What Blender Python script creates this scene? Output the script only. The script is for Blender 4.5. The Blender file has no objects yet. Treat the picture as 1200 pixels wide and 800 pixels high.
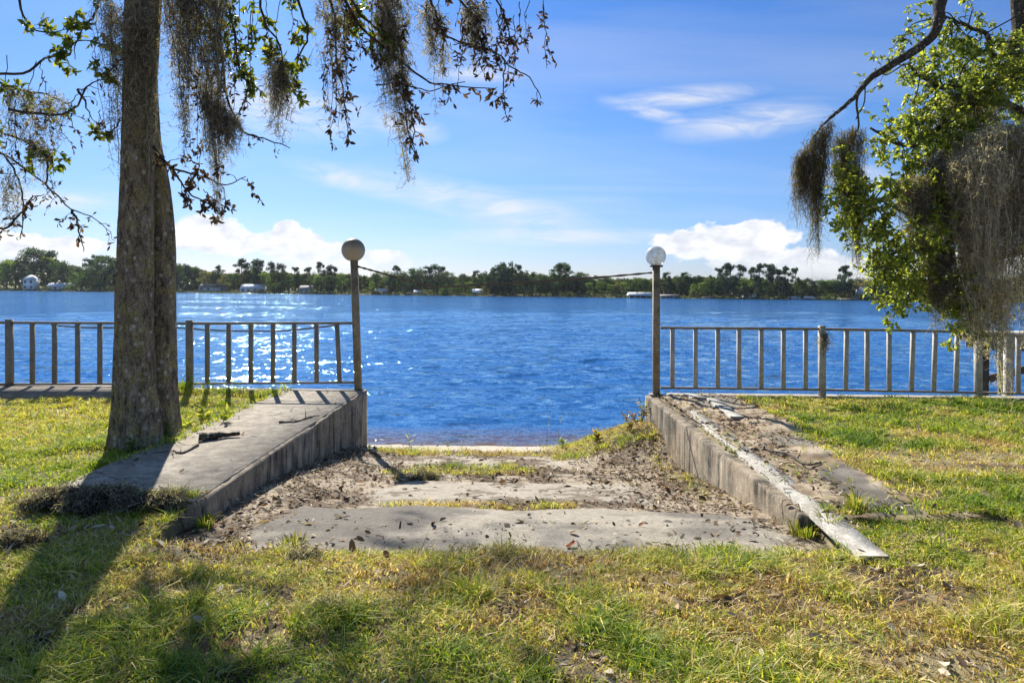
import bpy, math, random
import numpy as np
from mathutils import Vector, Matrix
random.seed(7)
RG = np.random.default_rng(11)
R = math.radians
SC = bpy.context.scene
COL = SC.collection
CAMZ = 1.4
ROLL = math.atan(0.0096)
WATER = -0.85
SUN_AZ, SUN_EL = R(-22.5), R(35)
SUN = Vector((math.sin(SUN_AZ)*math.cos(SUN_EL), math.cos(SUN_AZ)*math.cos(SUN_EL), math.sin(SUN_EL)))

def P(px, py, D):
    """point of the photograph (1200 x 800 pixels) taken to its place in the world at depth D"""
    dx, dy = px-600.0, 342.0-py
    c, s = math.cos(ROLL), math.sin(ROLL)
    return np.array([(dx*c-dy*s)/800*D, D, CAMZ+(dx*s+dy*c)/800*D])

# ------------------------------------------------------------------ noise
def _hash(ix, iy, seed):
    h = (ix.astype(np.int64)*374761393 + iy.astype(np.int64)*668265263 + seed*1442695041) & 0xffffffff
    h = ((h ^ (h >> 13))*1274126177) & 0xffffffff
    return ((h ^ (h >> 16)) & 0xffffff)/float(0xffffff)
def vnoise(x, y, seed=0):
    x = np.asarray(x, float); y = np.asarray(y, float)
    ix, iy = np.floor(x), np.floor(y)
    fx, fy = x-ix, y-iy
    fx = fx*fx*(3-2*fx); fy = fy*fy*(3-2*fy)
    a, b = _hash(ix, iy, seed), _hash(ix+1, iy, seed)
    c, d = _hash(ix, iy+1, seed), _hash(ix+1, iy+1, seed)
    return (a*(1-fx)+b*fx)*(1-fy)+(c*(1-fx)+d*fx)*fy
def fbm(x, y, sc=1.0, oct=4, seed=0):
    x = np.asarray(x, float); y = np.asarray(y, float)
    t, a, n = 0, 0.5, 0
    for k in range(oct):
        t = t + a*vnoise(x*sc, y*sc, seed+k*17); n += a
        sc *= 2.03; a *= 0.5
    return t/n
def ss(x, a, b):
    t = np.clip((np.asarray(x, float)-a)/(b-a), 0, 1)
    return t*t*(3-2*t)

# ------------------------------------------------------------------ mesh building
class MB:
    def __init__(s): s.v, s.q, s.t, s.c, s.n = [], [], [], [], 0
    def add(s, V, Q=None, T=None, C=None):
        V = np.asarray(V, float).reshape(-1, 3)
        if Q is not None and len(Q): s.q.append(np.asarray(Q, int).reshape(-1, 4)+s.n)
        if T is not None and len(T): s.t.append(np.asarray(T, int).reshape(-1, 3)+s.n)
        if C is None: C = np.ones((len(V), 3))*0.5
        C = np.asarray(C, float)
        if C.ndim == 1: C = np.tile(C, (len(V), 1))
        s.v.append(V); s.c.append(C); s.n += len(V)
    def build(s, name, mat, parent=None, smooth=False, origin=None):
        V = np.concatenate(s.v); C = np.concatenate(s.c)
        if origin is not None: V = V-np.asarray(origin, float)
        q = np.concatenate(s.q) if s.q else np.zeros((0, 4), int)
        t = np.concatenate(s.t) if s.t else np.zeros((0, 3), int)
        me = bpy.data.meshes.new(name)
        me.vertices.add(len(V)); me.vertices.foreach_set('co', V.astype(np.float32).ravel())
        lv = np.concatenate([q.ravel(), t.ravel()]).astype(np.int32)
        me.loops.add(len(lv)); me.loops.foreach_set('vertex_index', lv)
        n = len(q)+len(t)
        st = np.concatenate([np.arange(len(q))*4, len(q)*4+np.arange(len(t))*3]).astype(np.int32)
        me.polygons.add(n); me.polygons.foreach_set('loop_start', st)
        me.update(calc_edges=True); me.validate()
        if smooth: me.polygons.foreach_set('use_smooth', np.ones(len(me.polygons), bool))
        a = me.color_attributes.new('tint', 'FLOAT_COLOR', 'POINT')
        a.data.foreach_set('color', np.concatenate([C, np.ones((len(C), 1))], 1).astype(np.float32).ravel())
        me.materials.append(mat)
        o = bpy.data.objects.new(name, me); COL.objects.link(o)
        if parent is not None: o.parent = parent
        if origin is not None and parent is None: o.location = origin
        return o
    def box(s, lo, hi, C=None, M=None):
        x0, y0, z0 = lo; x1, y1, z1 = hi
        V = np.array([(x0,y0,z0),(x1,y0,z0),(x1,y1,z0),(x0,y1,z0),(x0,y0,z1),(x1,y0,z1),(x1,y1,z1),(x0,y1,z1)], float)
        if M is not None: V = np.array([tuple(M @ Vector(v)) for v in V])
        s.add(V, [(0,3,2,1),(4,5,6,7),(0,1,5,4),(1,2,6,5),(2,3,7,6),(3,0,4,7)], None, C)
    def beam(s, a, b, w, h, C=None):
        """a bar of rectangular section from a to b"""
        a = np.asarray(a, float); b = np.asarray(b, float)
        d = b-a; L = np.linalg.norm(d); d = d/L
        up = np.array([0, 0, 1.0]) if abs(d[2]) < 0.9 else np.array([0, 1.0, 0])
        sx = np.cross(d, up); sx /= np.linalg.norm(sx); u = np.cross(sx, d)
        bv = min(w, h)*0.12
        pr = [(-w/2+bv,-h/2),(w/2-bv,-h/2),(w/2,-h/2+bv),(w/2,h/2-bv),(w/2-bv,h/2),(-w/2+bv,h/2),(-w/2,h/2-bv),(-w/2,-h/2+bv)]
        V = [p+sx*i+u*j for p in (a, b) for i, j in pr]
        Q = [(k, (k+1) % 8, 8+(k+1) % 8, 8+k) for k in range(8)]
        Q += [(7,6,1,0),(6,5,2,1),(5,4,3,2),(8,9,14,15),(9,10,13,14),(10,11,12,13)]
        s.add(V, Q, None, C)
    def tube(s, pts, rad, seg=8, C=None, rough=0.0, seed=0):
        pts = np.asarray(pts, float); n = len(pts)
        rad = np.broadcast_to(np.asarray(rad, float), (n,))
        tg = np.gradient(pts, axis=0); tg /= np.linalg.norm(tg, axis=1)[:, None]+1e-9
        u = np.cross(tg[0], [0.31, 0.2, 0.93]); u /= np.linalg.norm(u)+1e-9
        V = np.zeros((n, seg, 3)); ang = np.arange(seg)*2*math.pi/seg
        for i in range(n):
            u = u-tg[i]*np.dot(u, tg[i]); u /= np.linalg.norm(u)+1e-9
            w = np.cross(tg[i], u)
            r = rad[i]
            if rough:
                r = r*(1+rough*(fbm(np.cos(ang)*1.3+5+seed, np.sin(ang)*1.3+i*0.13+9, 1.5, 3, seed)-0.5)*2)
            V[i] = pts[i]+(np.cos(ang)*r)[:, None]*u+(np.sin(ang)*r)[:, None]*w
        i = np.arange(n-1)[:, None]; j = np.arange(seg)[None]
        Q = np.stack([i*seg+j, i*seg+(j+1) % seg, (i+1)*seg+(j+1) % seg, (i+1)*seg+j], -1).reshape(-1, 4)
        b0 = n*seg
        VV = np.concatenate([V.reshape(-1, 3), pts[:1], pts[-1:]])
        T = [(b0, (k+1) % seg, k) for k in range(seg)]+[(b0+1, (n-1)*seg+k, (n-1)*seg+(k+1) % seg) for k in range(seg)]
        s.add(VV, Q, T, C)

def spline(pts, n):
    """smooth curve through points"""
    pts = np.asarray(pts, float); m = len(pts)
    if m == 2:
        t = np.linspace(0, 1, n)[:, None]; return pts[0]*(1-t)+pts[1]*t
    pp = np.vstack([2*pts[0]-pts[1], pts, 2*pts[-1]-pts[-2]])
    out = []
    for t in np.linspace(0, m-1-1e-6, n):
        i = int(t); f = t-i; a, b, c, d = pp[i], pp[i+1], pp[i+2], pp[i+3]
        out.append(0.5*((2*b)+(c-a)*f+(2*a-5*b+4*c-d)*f*f+(3*b-a-3*c+d)*f**3))
    return np.array(out)

def thing(name, label, cat, loc=(0, 0, 0), group=None):
    o = bpy.data.objects.new(name, None); COL.objects.link(o)
    o.location = loc; o['label'] = label; o['category'] = cat
    if group: o['group'] = group
    return o
def tag(o, label=None, cat=None, group=None, kind=None):
    if label: o['label'] = label
    if cat: o['category'] = cat
    if group: o['group'] = group
    if kind: o['kind'] = kind
    return o

# ------------------------------------------------------------------ materials
class NT:
    def __init__(s, nt): s.nt = nt; s.N = nt.nodes; s.L = nt.links
    def n(s, t, **k):
        nd = s.N.new(t)
        for a, b in k.items(): setattr(nd, a, b)
        return nd
    def put(s, sock, v):
        if isinstance(v, bpy.types.NodeSocket): s.L.new(v, sock)
        else: sock.default_value = v
    def m(s, op, a, b=0.0, c=None, clamp=False):
        nd = s.n('ShaderNodeMath', operation=op); nd.use_clamp = clamp
        s.put(nd.inputs[0], a); s.put(nd.inputs[1], b)
        if c is not None: s.put(nd.inputs[2], c)
        return nd.outputs[0]
    def noise(s, vec, scale, detail=4, rough=0.5, dist=0.0):
        nd = s.n('ShaderNodeTexNoise'); s.put(nd.inputs['Vector'], vec)
        nd.inputs['Scale'].default_value = scale; nd.inputs['Detail'].default_value = detail
        nd.inputs['Roughness'].default_value = rough; nd.inputs['Distortion'].default_value = dist
        return nd.outputs['Fac']
    def map(s, vec, scale=(1, 1, 1), rot=(0, 0, 0), loc=(0, 0, 0)):
        nd = s.n('ShaderNodeMapping'); s.L.new(vec, nd.inputs[0])
        nd.inputs['Scale'].default_value = scale; nd.inputs['Rotation'].default_value = rot; nd.inputs['Location'].default_value = loc
        return nd.outputs[0]
    def ramp(s, f, stops):
        nd = s.n('ShaderNodeValToRGB'); s.put(nd.inputs[0], f)
        e = nd.color_ramp.elements
        while len(e) < len(stops): e.new(0.5)
        for q, (p, c) in zip(e, stops):
            q.position = p; q.color = (*c, 1) if not isinstance(c, (int, float)) else (c, c, c, 1)
        return nd.outputs[0]
    def mix(s, f, a, b, mode='MIX'):
        nd = s.n('ShaderNodeMix', data_type='RGBA', blend_type=mode)
        s.put(nd.inputs[0], f)
        for k, v in ((6, a), (7, b)):
            if not isinstance(v, bpy.types.NodeSocket): v = (*v, 1) if len(v) == 3 else v
            s.put(nd.inputs[k], v)
        return nd.outputs[2]
def mat(name):
    m = bpy.data.materials.new(name); m.use_nodes = True
    t = NT(m.node_tree); b = t.N['Principled BSDF']
    return m, t, b
def attr(t, name='tint'):
    nd = t.n('ShaderNodeAttribute', attribute_name=name); return nd.outputs['Color']
def bump(t, b, h, strength, dist=0.01):
    nd = t.n('ShaderNodeBump'); nd.inputs['Strength'].default_value = strength; nd.inputs['Distance'].default_value = dist
    t.L.new(h, nd.inputs['Height']); t.L.new(nd.outputs[0], b.inputs['Normal'])

def leaf_mat(name, trans=0.45, rough=0.55, vary=0.25, spec=0.3, objvary=0.0):
    m, t, b = mat(name)
    c = attr(t)
    geo = t.n('ShaderNodeNewGeometry')
    v = t.m('MULTIPLY_ADD', geo.outputs['Random Per Island'], vary*2, 1-vary)
    if objvary:
        oi = t.n('ShaderNodeObjectInfo')
        v = t.m('MULTIPLY', v, t.m('MULTIPLY_ADD', oi.outputs['Random'], objvary*2, 1-objvary))
    col = t.n('ShaderNodeVectorMath', operation='SCALE'); t.L.new(c, col.inputs[0]); t.L.new(v, col.inputs['Scale'])
    t.L.new(col.outputs[0], b.inputs['Base Color'])
    b.inputs['Roughness'].default_value = rough; b.inputs['Specular IOR Level'].default_value = spec
    tr = t.n('ShaderNodeBsdfTranslucent')
    tc = t.n('ShaderNodeVectorMath', operation='MULTIPLY'); t.L.new(col.outputs[0], tc.inputs[0]); tc.inputs[1].default_value = (1.5, 1.45, 0.7)
    t.L.new(tc.outputs[0], tr.inputs['Color'])
    mx = t.n('ShaderNodeMixShader'); mx.inputs[0].default_value = trans
    t.L.new(b.outputs[0], mx.inputs[1]); t.L.new(tr.outputs[0], mx.inputs[2])
    t.L.new(mx.outputs[0], t.N['Material Output'].inputs['Surface'])
    return m

def pigment_mat(name, nscale=60, amt=0.35, bstr=0.6, bdist=0.01, rough=0.95):
    """base colour carried by the mesh (what the surface is made of there) with fine grain on top"""
    m, t, b = mat(name)
    tc = t.n('ShaderNodeTexCoord').outputs['Object']
    n1 = t.noise(tc, nscale, 6, 0.7); n2 = t.noise(tc, nscale*4.3, 3, 0.6)
    f = t.m('ADD', t.m('MULTIPLY', n1, 0.6), t.m('MULTIPLY', n2, 0.4))
    g = t.ramp(f, [(0.3, 1-amt), (0.5, 1.0), (0.7, 1+amt)])
    t.L.new(t.mix(1.0, attr(t), g, 'MULTIPLY'), b.inputs['Base Color'])
    b.inputs['Roughness'].default_value = rough; b.inputs['Specular IOR Level'].default_value = 0.15
    bump(t, b, f, bstr, bdist)
    return m

def concrete_mat(name, base, dark, warm, streak=0.0):
    m, t, b = mat(name)
    tc = t.n('ShaderNodeTexCoord').outputs['Object']
    big = t.noise(tc, 1.6, 5, 0.6); mid = t.noise(tc, 9, 6, 0.65); fine = t.noise(tc, 90, 5, 0.75); spk = t.noise(tc, 260, 2, 0.5)
    c = t.mix(t.ramp(big, [(0.35, 0.0), (0.65, 1.0)]), base, warm)
    c = t.mix(t.ramp(mid, [(0.42, 0.75), (0.6, 0.0)]), c, dark)
    if streak:
        st = t.noise(t.map(tc, (9, 9, 0.7)), 1.0, 6, 0.7)
        st2 = t.noise(t.map(tc, (1.6, 1.6, 1.3)), 1.3, 5, 0.7)
        s = t.m('MULTIPLY', t.ramp(st, [(0.36, 0.0), (0.56, 1.0)]), t.ramp(st2, [(0.36, 0.2), (0.56, 1.0)]))
        c = t.mix(t.m('MULTIPLY', s, streak), c, (0.045, 0.04, 0.033))
        # pale mineral stain low down on the wall
        sep = t.n('ShaderNodeSeparateXYZ'); t.L.new(tc, sep.inputs[0])
        c = t.mix(t.m('MULTIPLY', t.ramp(t.noise(t.map(tc, (3, 3, 1)), 2.3, 5, 0.6), [(0.5, 0.0), (0.72, 1.0)]), 0.5), c, (0.4, 0.34, 0.24))
    g = t.ramp(t.m('ADD', t.m('MULTIPLY', fine, 0.6), t.m('MULTIPLY', spk, 0.4)), [(0.36, 0.45), (0.5, 1.0), (0.64, 1.5)])
    t.L.new(t.mix(1.0, c, g, 'MULTIPLY'), b.inputs['Base Color'])
    b.inputs['Roughness'].default_value = 0.9; b.inputs['Specular IOR Level'].default_value = 0.2
    vc = t.n('ShaderNodeTexVoronoi', feature='DISTANCE_TO_EDGE'); vc.inputs['Scale'].default_value = 0.75
    ds = t.n('ShaderNodeVectorMath', operation='ADD'); t.L.new(tc, ds.inputs[0])
    nz = t.n('ShaderNodeTexNoise'); t.L.new(tc, nz.inputs['Vector']); nz.inputs['Scale'].default_value = 3.0; nz.inputs['Detail'].default_value = 5
    sc_ = t.n('ShaderNodeVectorMath', operation='SCALE'); t.L.new(nz.outputs['Color'], sc_.inputs[0]); sc_.inputs['Scale'].default_value = 0.35
    t.L.new(sc_.outputs[0], ds.inputs[1]); t.L.new(ds.outputs[0], vc.inputs['Vector'])
    ck = t.m('MULTIPLY', t.ramp(vc.outputs['Distance'], [(0.0, 1.0), (0.0065, 0.0)]), t.ramp(big, [(0.45, 0.0), (0.55, 1.0)]))
    t.L.new(t.mix(1.0, t.mix(t.m('MULTIPLY', ck, 0.85), c, (0.04, 0.035, 0.03)), g, 'MULTIPLY'), b.inputs['Base Color'])
    bump(t, b, t.m('SUBTRACT', t.m('ADD', t.m('MULTIPLY', mid, 1.0), t.m('MULTIPLY', fine, 0.5)), ck), 0.7, 0.014)
    return m

def plain(name, col, rough=0.6, metal=0.0, nscale=25, vary=0.25, dirt=None, dirtamt=0.5, bstr=0.15):
    m, t, b = mat(name)
    tc = t.n('ShaderNodeTexCoord').outputs['Object']
    f = t.noise(tc, nscale, 5, 0.65)
    c = t.mix(1.0, col, t.ramp(f, [(0.3, 1-vary), (0.7, 1+vary)]), 'MULTIPLY')
    if dirt:
        c = t.mix(t.m('MULTIPLY', t.ramp(t.noise(tc, nscale*0.35, 5, 0.7), [(0.45, 0.0), (0.62, 1.0)]), dirtamt), c, dirt)
    t.L.new(c, b.inputs['Base Color'])
    b.inputs['Roughness'].default_value = rough; b.inputs['Metallic'].default_value = metal
    bump(t, b, f, bstr, 0.01)
    return m

def bark_mat(name, base, dark, lichen, scale=1.0):
    m, t, b = mat(name)
    tc = t.n('ShaderNodeTexCoord').outputs['Object']
    v = t.map(tc, (1, 1, 0.35))
    a = t.noise(v, 17*scale, 8, 0.75, 0.8); a2 = t.noise(t.map(tc, (1, 1, 0.6)), 70*scale, 6, 0.8)
    c = t.mix(t.ramp(a, [(0.38, 0.0), (0.6, 1.0)]), dark, base)
    l1 = t.noise(tc, 5.5*scale, 6, 0.65)
    c = t.mix(t.m('MULTIPLY', t.ramp(t.m('ADD', t.m('MULTIPLY', l1, 0.6), t.m('MULTIPLY', t.noise(tc, 40*scale, 5, 0.7), 0.4)), [(0.49, 0.0), (0.56, 1.0)]), 0.75), c, lichen)
    vo = t.n('ShaderNodeTexVoronoi'); t.L.new(t.map(tc, (1, 1, 0.8)), vo.inputs['Vector']); vo.inputs['Scale'].default_value = 15*scale; vo.inputs['Randomness'].default_value = 1.0
    spot = t.m('MULTIPLY', t.ramp(t.m('ADD', vo.outputs['Distance'], t.m('MULTIPLY', a2, 0.35)), [(0.40, 1.0), (0.50, 0.0)]), t.ramp(t.noise(tc, 6.0, 4), [(0.40, 0.0), (0.52, 1.0)]))
    c = t.mix(t.m('MULTIPLY', spot, 0.85), c, (0.62, 0.58, 0.48))
    c = t.mix(1.0, c, t.ramp(a2, [(0.32, 0.35), (0.5, 1.0), (0.68, 1.7)]), 'MULTIPLY')
    t.L.new(c, b.inputs['Base Color']); b.inputs['Roughness'].default_value = 0.95; b.inputs['Specular IOR Level'].default_value = 0.1
    bump(t, b, t.m('ADD', a, t.m('MULTIPLY', a2, 0.5)), 1.0, 0.05)
    return m

M_GROUND = pigment_mat('ground_soil', 45, 0.4, 0.8, 0.015)
M_RAMP = pigment_mat('ramp_surface', 70, 0.5, 0.5, 0.008)
M_GRASS = leaf_mat('grass_blade', 0.4, 0.6, 0.3, 0.25)
M_LITTER = leaf_mat('dry_leaf', 0.15, 0.8, 0.45, 0.15)
M_LEAF = leaf_mat('oak_leaf', 0.5, 0.42, 0.35, 0.45)
M_DEAD = leaf_mat('dead_leaf', 0.25, 0.7, 0.4, 0.2)
M_MOSS = leaf_mat('spanish_moss', 0.4, 0.9, 0.45, 0.05)
M_FAR = leaf_mat('far_foliage', 0.3, 0.8, 0.45, 0.05, 0.22)
M_WALL = concrete_mat('weathered_wall', (0.50, 0.42, 0.31), (0.27, 0.215, 0.155), (0.46, 0.35, 0.22), 1.0)
M_SLAB = concrete_mat('walkway_concrete', (0.34, 0.29, 0.225), (0.2, 0.17, 0.13), (0.4, 0.35, 0.28))
M_CAP = concrete_mat('seawall_cap', (0.36, 0.33, 0.28), (0.22, 0.2, 0.17), (0.3, 0.27, 0.22))
M_PATH = concrete_mat('dark_path', (0.17, 0.155, 0.13), (0.12, 0.11, 0.095), (0.2, 0.17, 0.14))
M_BOARD = concrete_mat('pale_board', (0.47, 0.445, 0.39), (0.3, 0.27, 0.22), (0.52, 0.49, 0.43))
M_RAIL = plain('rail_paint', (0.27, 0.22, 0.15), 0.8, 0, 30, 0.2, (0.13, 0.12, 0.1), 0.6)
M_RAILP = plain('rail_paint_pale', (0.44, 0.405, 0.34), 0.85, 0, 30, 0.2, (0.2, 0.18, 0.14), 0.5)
M_POST = plain('post_paint', (0.29, 0.23, 0.14), 0.8, 0, 30, 0.3, (0.1, 0.07, 0.04), 0.7)
M_BARK = bark_mat('oak_bark', (0.42, 0.35, 0.26), (0.10, 0.075, 0.055), (0.42, 0.36, 0.15))
M_BARK2 = bark_mat('branch_bark', (0.14, 0.11, 0.085), (0.05, 0.04, 0.03), (0.18, 0.17, 0.1), 1.6)
M_TWIG = plain('twig_bark', (0.1, 0.075, 0.055), 0.9)
M_ROPE = plain('old_rope', (0.11, 0.085, 0.06), 0.95, 0, 80, 0.5)
M_WOOD = plain('dock_wood', (0.14, 0.1, 0.07), 0.85, 0, 12, 0.4, (0.06, 0.045, 0.03), 0.7)
M_WOODP = plain('dock_wood_pale', (0.42, 0.38, 0.33), 0.85, 0, 12, 0.3, (0.2, 0.17, 0.13), 0.6)
M_WHITE = plain('house_white', (0.75, 0.75, 0.72), 0.7, 0, 3, 0.08)
M_CREAM = plain('house_cream', (0.55, 0.5, 0.42), 0.8, 0, 3, 0.1)
M_BLUEH = plain('house_blue_grey', (0.3, 0.38, 0.46), 0.8, 0, 3, 0.1)
M_GREYH = plain('house_grey', (0.25, 0.25, 0.25), 0.8, 0, 3, 0.1)
M_ROOFP = plain('pale_metal_roof', (0.5, 0.52, 0.54), 0.8, 0, 3, 0.1)
M_ROOFD = plain('dark_roof', (0.14, 0.13, 0.13), 0.8, 0, 3, 0.15)
M_GLASSD = plain('window_glass', (0.04, 0.05, 0.06), 0.15, 0, 3, 0.1)
M_FTRUNK = plain('far_trunk', (0.13, 0.11, 0.09), 0.9)

# frosted, grimy globe and clear globe
def globe_mats():
    m, t, b = mat('frosted_globe')
    tc = t.n('ShaderNodeTexCoord').outputs['Object']
    sep = t.n('ShaderNodeSeparateXYZ'); t.L.new(tc, sep.inputs[0])
    f = t.m('ADD', sep.outputs[2], t.m('MULTIPLY', t.m('SUBTRACT', t.noise(tc, 9, 4), 0.5), 0.14))
    c = t.ramp(t.m('MULTIPLY_ADD', f, 3.0, 0.5), [(0.5, (0.5, 0.43, 0.32)), (0.95, (0.15, 0.14, 0.11))])   # grime settled on the crown of the ball
    t.L.new(c, b.inputs['Base Color']); b.inputs['Roughness'].default_value = 0.45
    tr = t.n('ShaderNodeBsdfTranslucent'); t.L.new(c, tr.inputs['Color'])
    mx = t.n('ShaderNodeMixShader'); mx.inputs[0].default_value = 0.3
    t.L.new(b.outputs[0], mx.inputs[1]); t.L.new(tr.outputs[0], mx.inputs[2]); t.L.new(mx.outputs[0], t.N['Material Output'].inputs['Surface'])
    m2, t, b = mat('clear_globe')
    tc = t.n('ShaderNodeTexCoord').outputs['Object']
    tp = t.n('ShaderNodeBsdfTransparent'); tp.inputs[0].default_value = (0.93, 0.95, 0.95, 1)
    b.inputs['Base Color'].default_value = (0.75, 0.76, 0.74, 1); b.inputs['Roughness'].default_value = 0.2
    lw = t.n('ShaderNodeLayerWeight'); lw.inputs[0].default_value = 0.3
    f = t.m('ADD', t.m('MULTIPLY', lw.outputs['Facing'], 0.3), t.ramp(t.noise(tc, 14, 5, 0.7), [(0.4, 0.4), (0.7, 0.75)]), clamp=True)
    mx = t.n('ShaderNodeMixShader'); t.L.new(f, mx.inputs[0])
    t.L.new(tp.outputs[0], mx.inputs[1]); t.L.new(b.outputs[0], mx.inputs[2]); t.L.new(mx.outputs[0], t.N['Material Output'].inputs['Surface'])
    return m, m2
M_GLOBE, M_CLEAR = globe_mats()

# ------------------------------------------------------------------ water
def water_mat():
    m, t, b = mat('lake_water')
    tc = t.n('ShaderNodeTexCoord').outputs['Object']
    sep = t.n('ShaderNodeSeparateXYZ'); t.L.new(tc, sep.inputs[0])
    # thin water over brown sand at the ramp
    sh = t.ramp(t.m('ADD', sep.outputs[1], t.m('MULTIPLY', t.noise(t.map(tc, (0.5, 3, 1)), 1.5, 3), 0.9)), [(0.0, 0), (1.0, 1)])
    d = t.m('MULTIPLY', t.m('SUBTRACT', t.m('ADD', sep.outputs[1], t.m('MULTIPLY', t.noise(t.map(tc, (0.6, 4, 1)), 1.2, 3), 1.6)), 10.6), 0.55, clamp=True)
    inx = t.m('LESS_THAN', t.m('ABSOLUTE', sep.outputs[0]), 2.6)
    shallow = t.m('MULTIPLY', t.m('SUBTRACT', 1.0, d), inx, clamp=True)
    # wind ripples: facet slopes summed over wave sizes from metres down to centimetres
    SX = SY = None
    for sc, ax, ay, rot in ((0.42, 0.5, 1.0, 9), (1.15, 0.6, 1.0, -13), (3.0, 0.65, 1.0, 6), (8.0, 0.75, 1.0, -8), (24.0, 0.9, 1.0, 20)):
        nd = t.n('ShaderNodeTexNoise'); t.L.new(t.map(tc, (ax, 1.0, 1), (0, 0, R(rot))), nd.inputs['Vector'])
        nd.inputs['Scale'].default_value = sc; nd.inputs['Detail'].default_value = 1.0; nd.inputs['Distortion'].default_value = 0.3
        sp = t.n('ShaderNodeSeparateColor'); t.L.new(nd.outputs['Color'], sp.inputs[0])
        a = {0.42: 0.12, 1.15: 0.4, 3.0: 0.66, 8.0: 0.8, 24.0: 0.7}[sc]
        x = t.m('MULTIPLY', t.m('SUBTRACT', sp.outputs[0], 0.5), a*0.75); y = t.m('MULTIPLY', t.m('SUBTRACT', sp.outputs[1], 0.5), a)
        SX = x if SX is None else t.m('ADD', SX, x); SY = y if SY is None else t.m('ADD', SY, y)
    gust = t.ramp(t.noise(t.map(tc, (0.5, 1, 1)), 0.045, 3), [(0.38, 0.6), (0.62, 1.2)])
    cmb = t.n('ShaderNodeCombineXYZ'); t.L.new(t.m('MULTIPLY', SX, gust), cmb.inputs[0]); t.L.new(t.m('MULTIPLY', SY, gust), cmb.inputs[1])
    gn = t.n('ShaderNodeNewGeometry')
    va = t.n('ShaderNodeVectorMath', operation='ADD'); t.L.new(gn.outputs['Normal'], va.inputs[0]); t.L.new(cmb.outputs[0], va.inputs[1])
    vn = t.n('ShaderNodeVectorMath', operation='NORMALIZE'); t.L.new(va.outputs[0], vn.inputs[0]); nrm = vn.outputs[0]
    df = t.n('ShaderNodeBsdfDiffuse'); t.L.new(t.mix(shallow, (0.02, 0.095, 0.26), (0.16, 0.1, 0.045)), df.inputs['Color'])
    gl = t.n('ShaderNodeBsdfGlossy'); gl.inputs['Roughness'].default_value = 0.075; gl.inputs['Color'].default_value = (0.5, 0.75, 0.97, 1)
    t.L.new(nrm, gl.inputs['Normal']); t.L.new(nrm, df.inputs['Normal'])
    fr = t.n('ShaderNodeFresnel'); fr.inputs['IOR'].default_value = 1.33; t.L.new(nrm, fr.inputs['Normal'])
    mx = t.n('ShaderNodeMixShader'); t.L.new(fr.outputs[0], mx.inputs[0]); t.L.new(df.outputs[0], mx.inputs[1]); t.L.new(gl.outputs[0], mx.inputs[2])
    t.L.new(mx.outputs[0], t.N['Material Output'].inputs['Surface'])
    t.N.remove(b)
    return m
M_WATER = water_mat()

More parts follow.
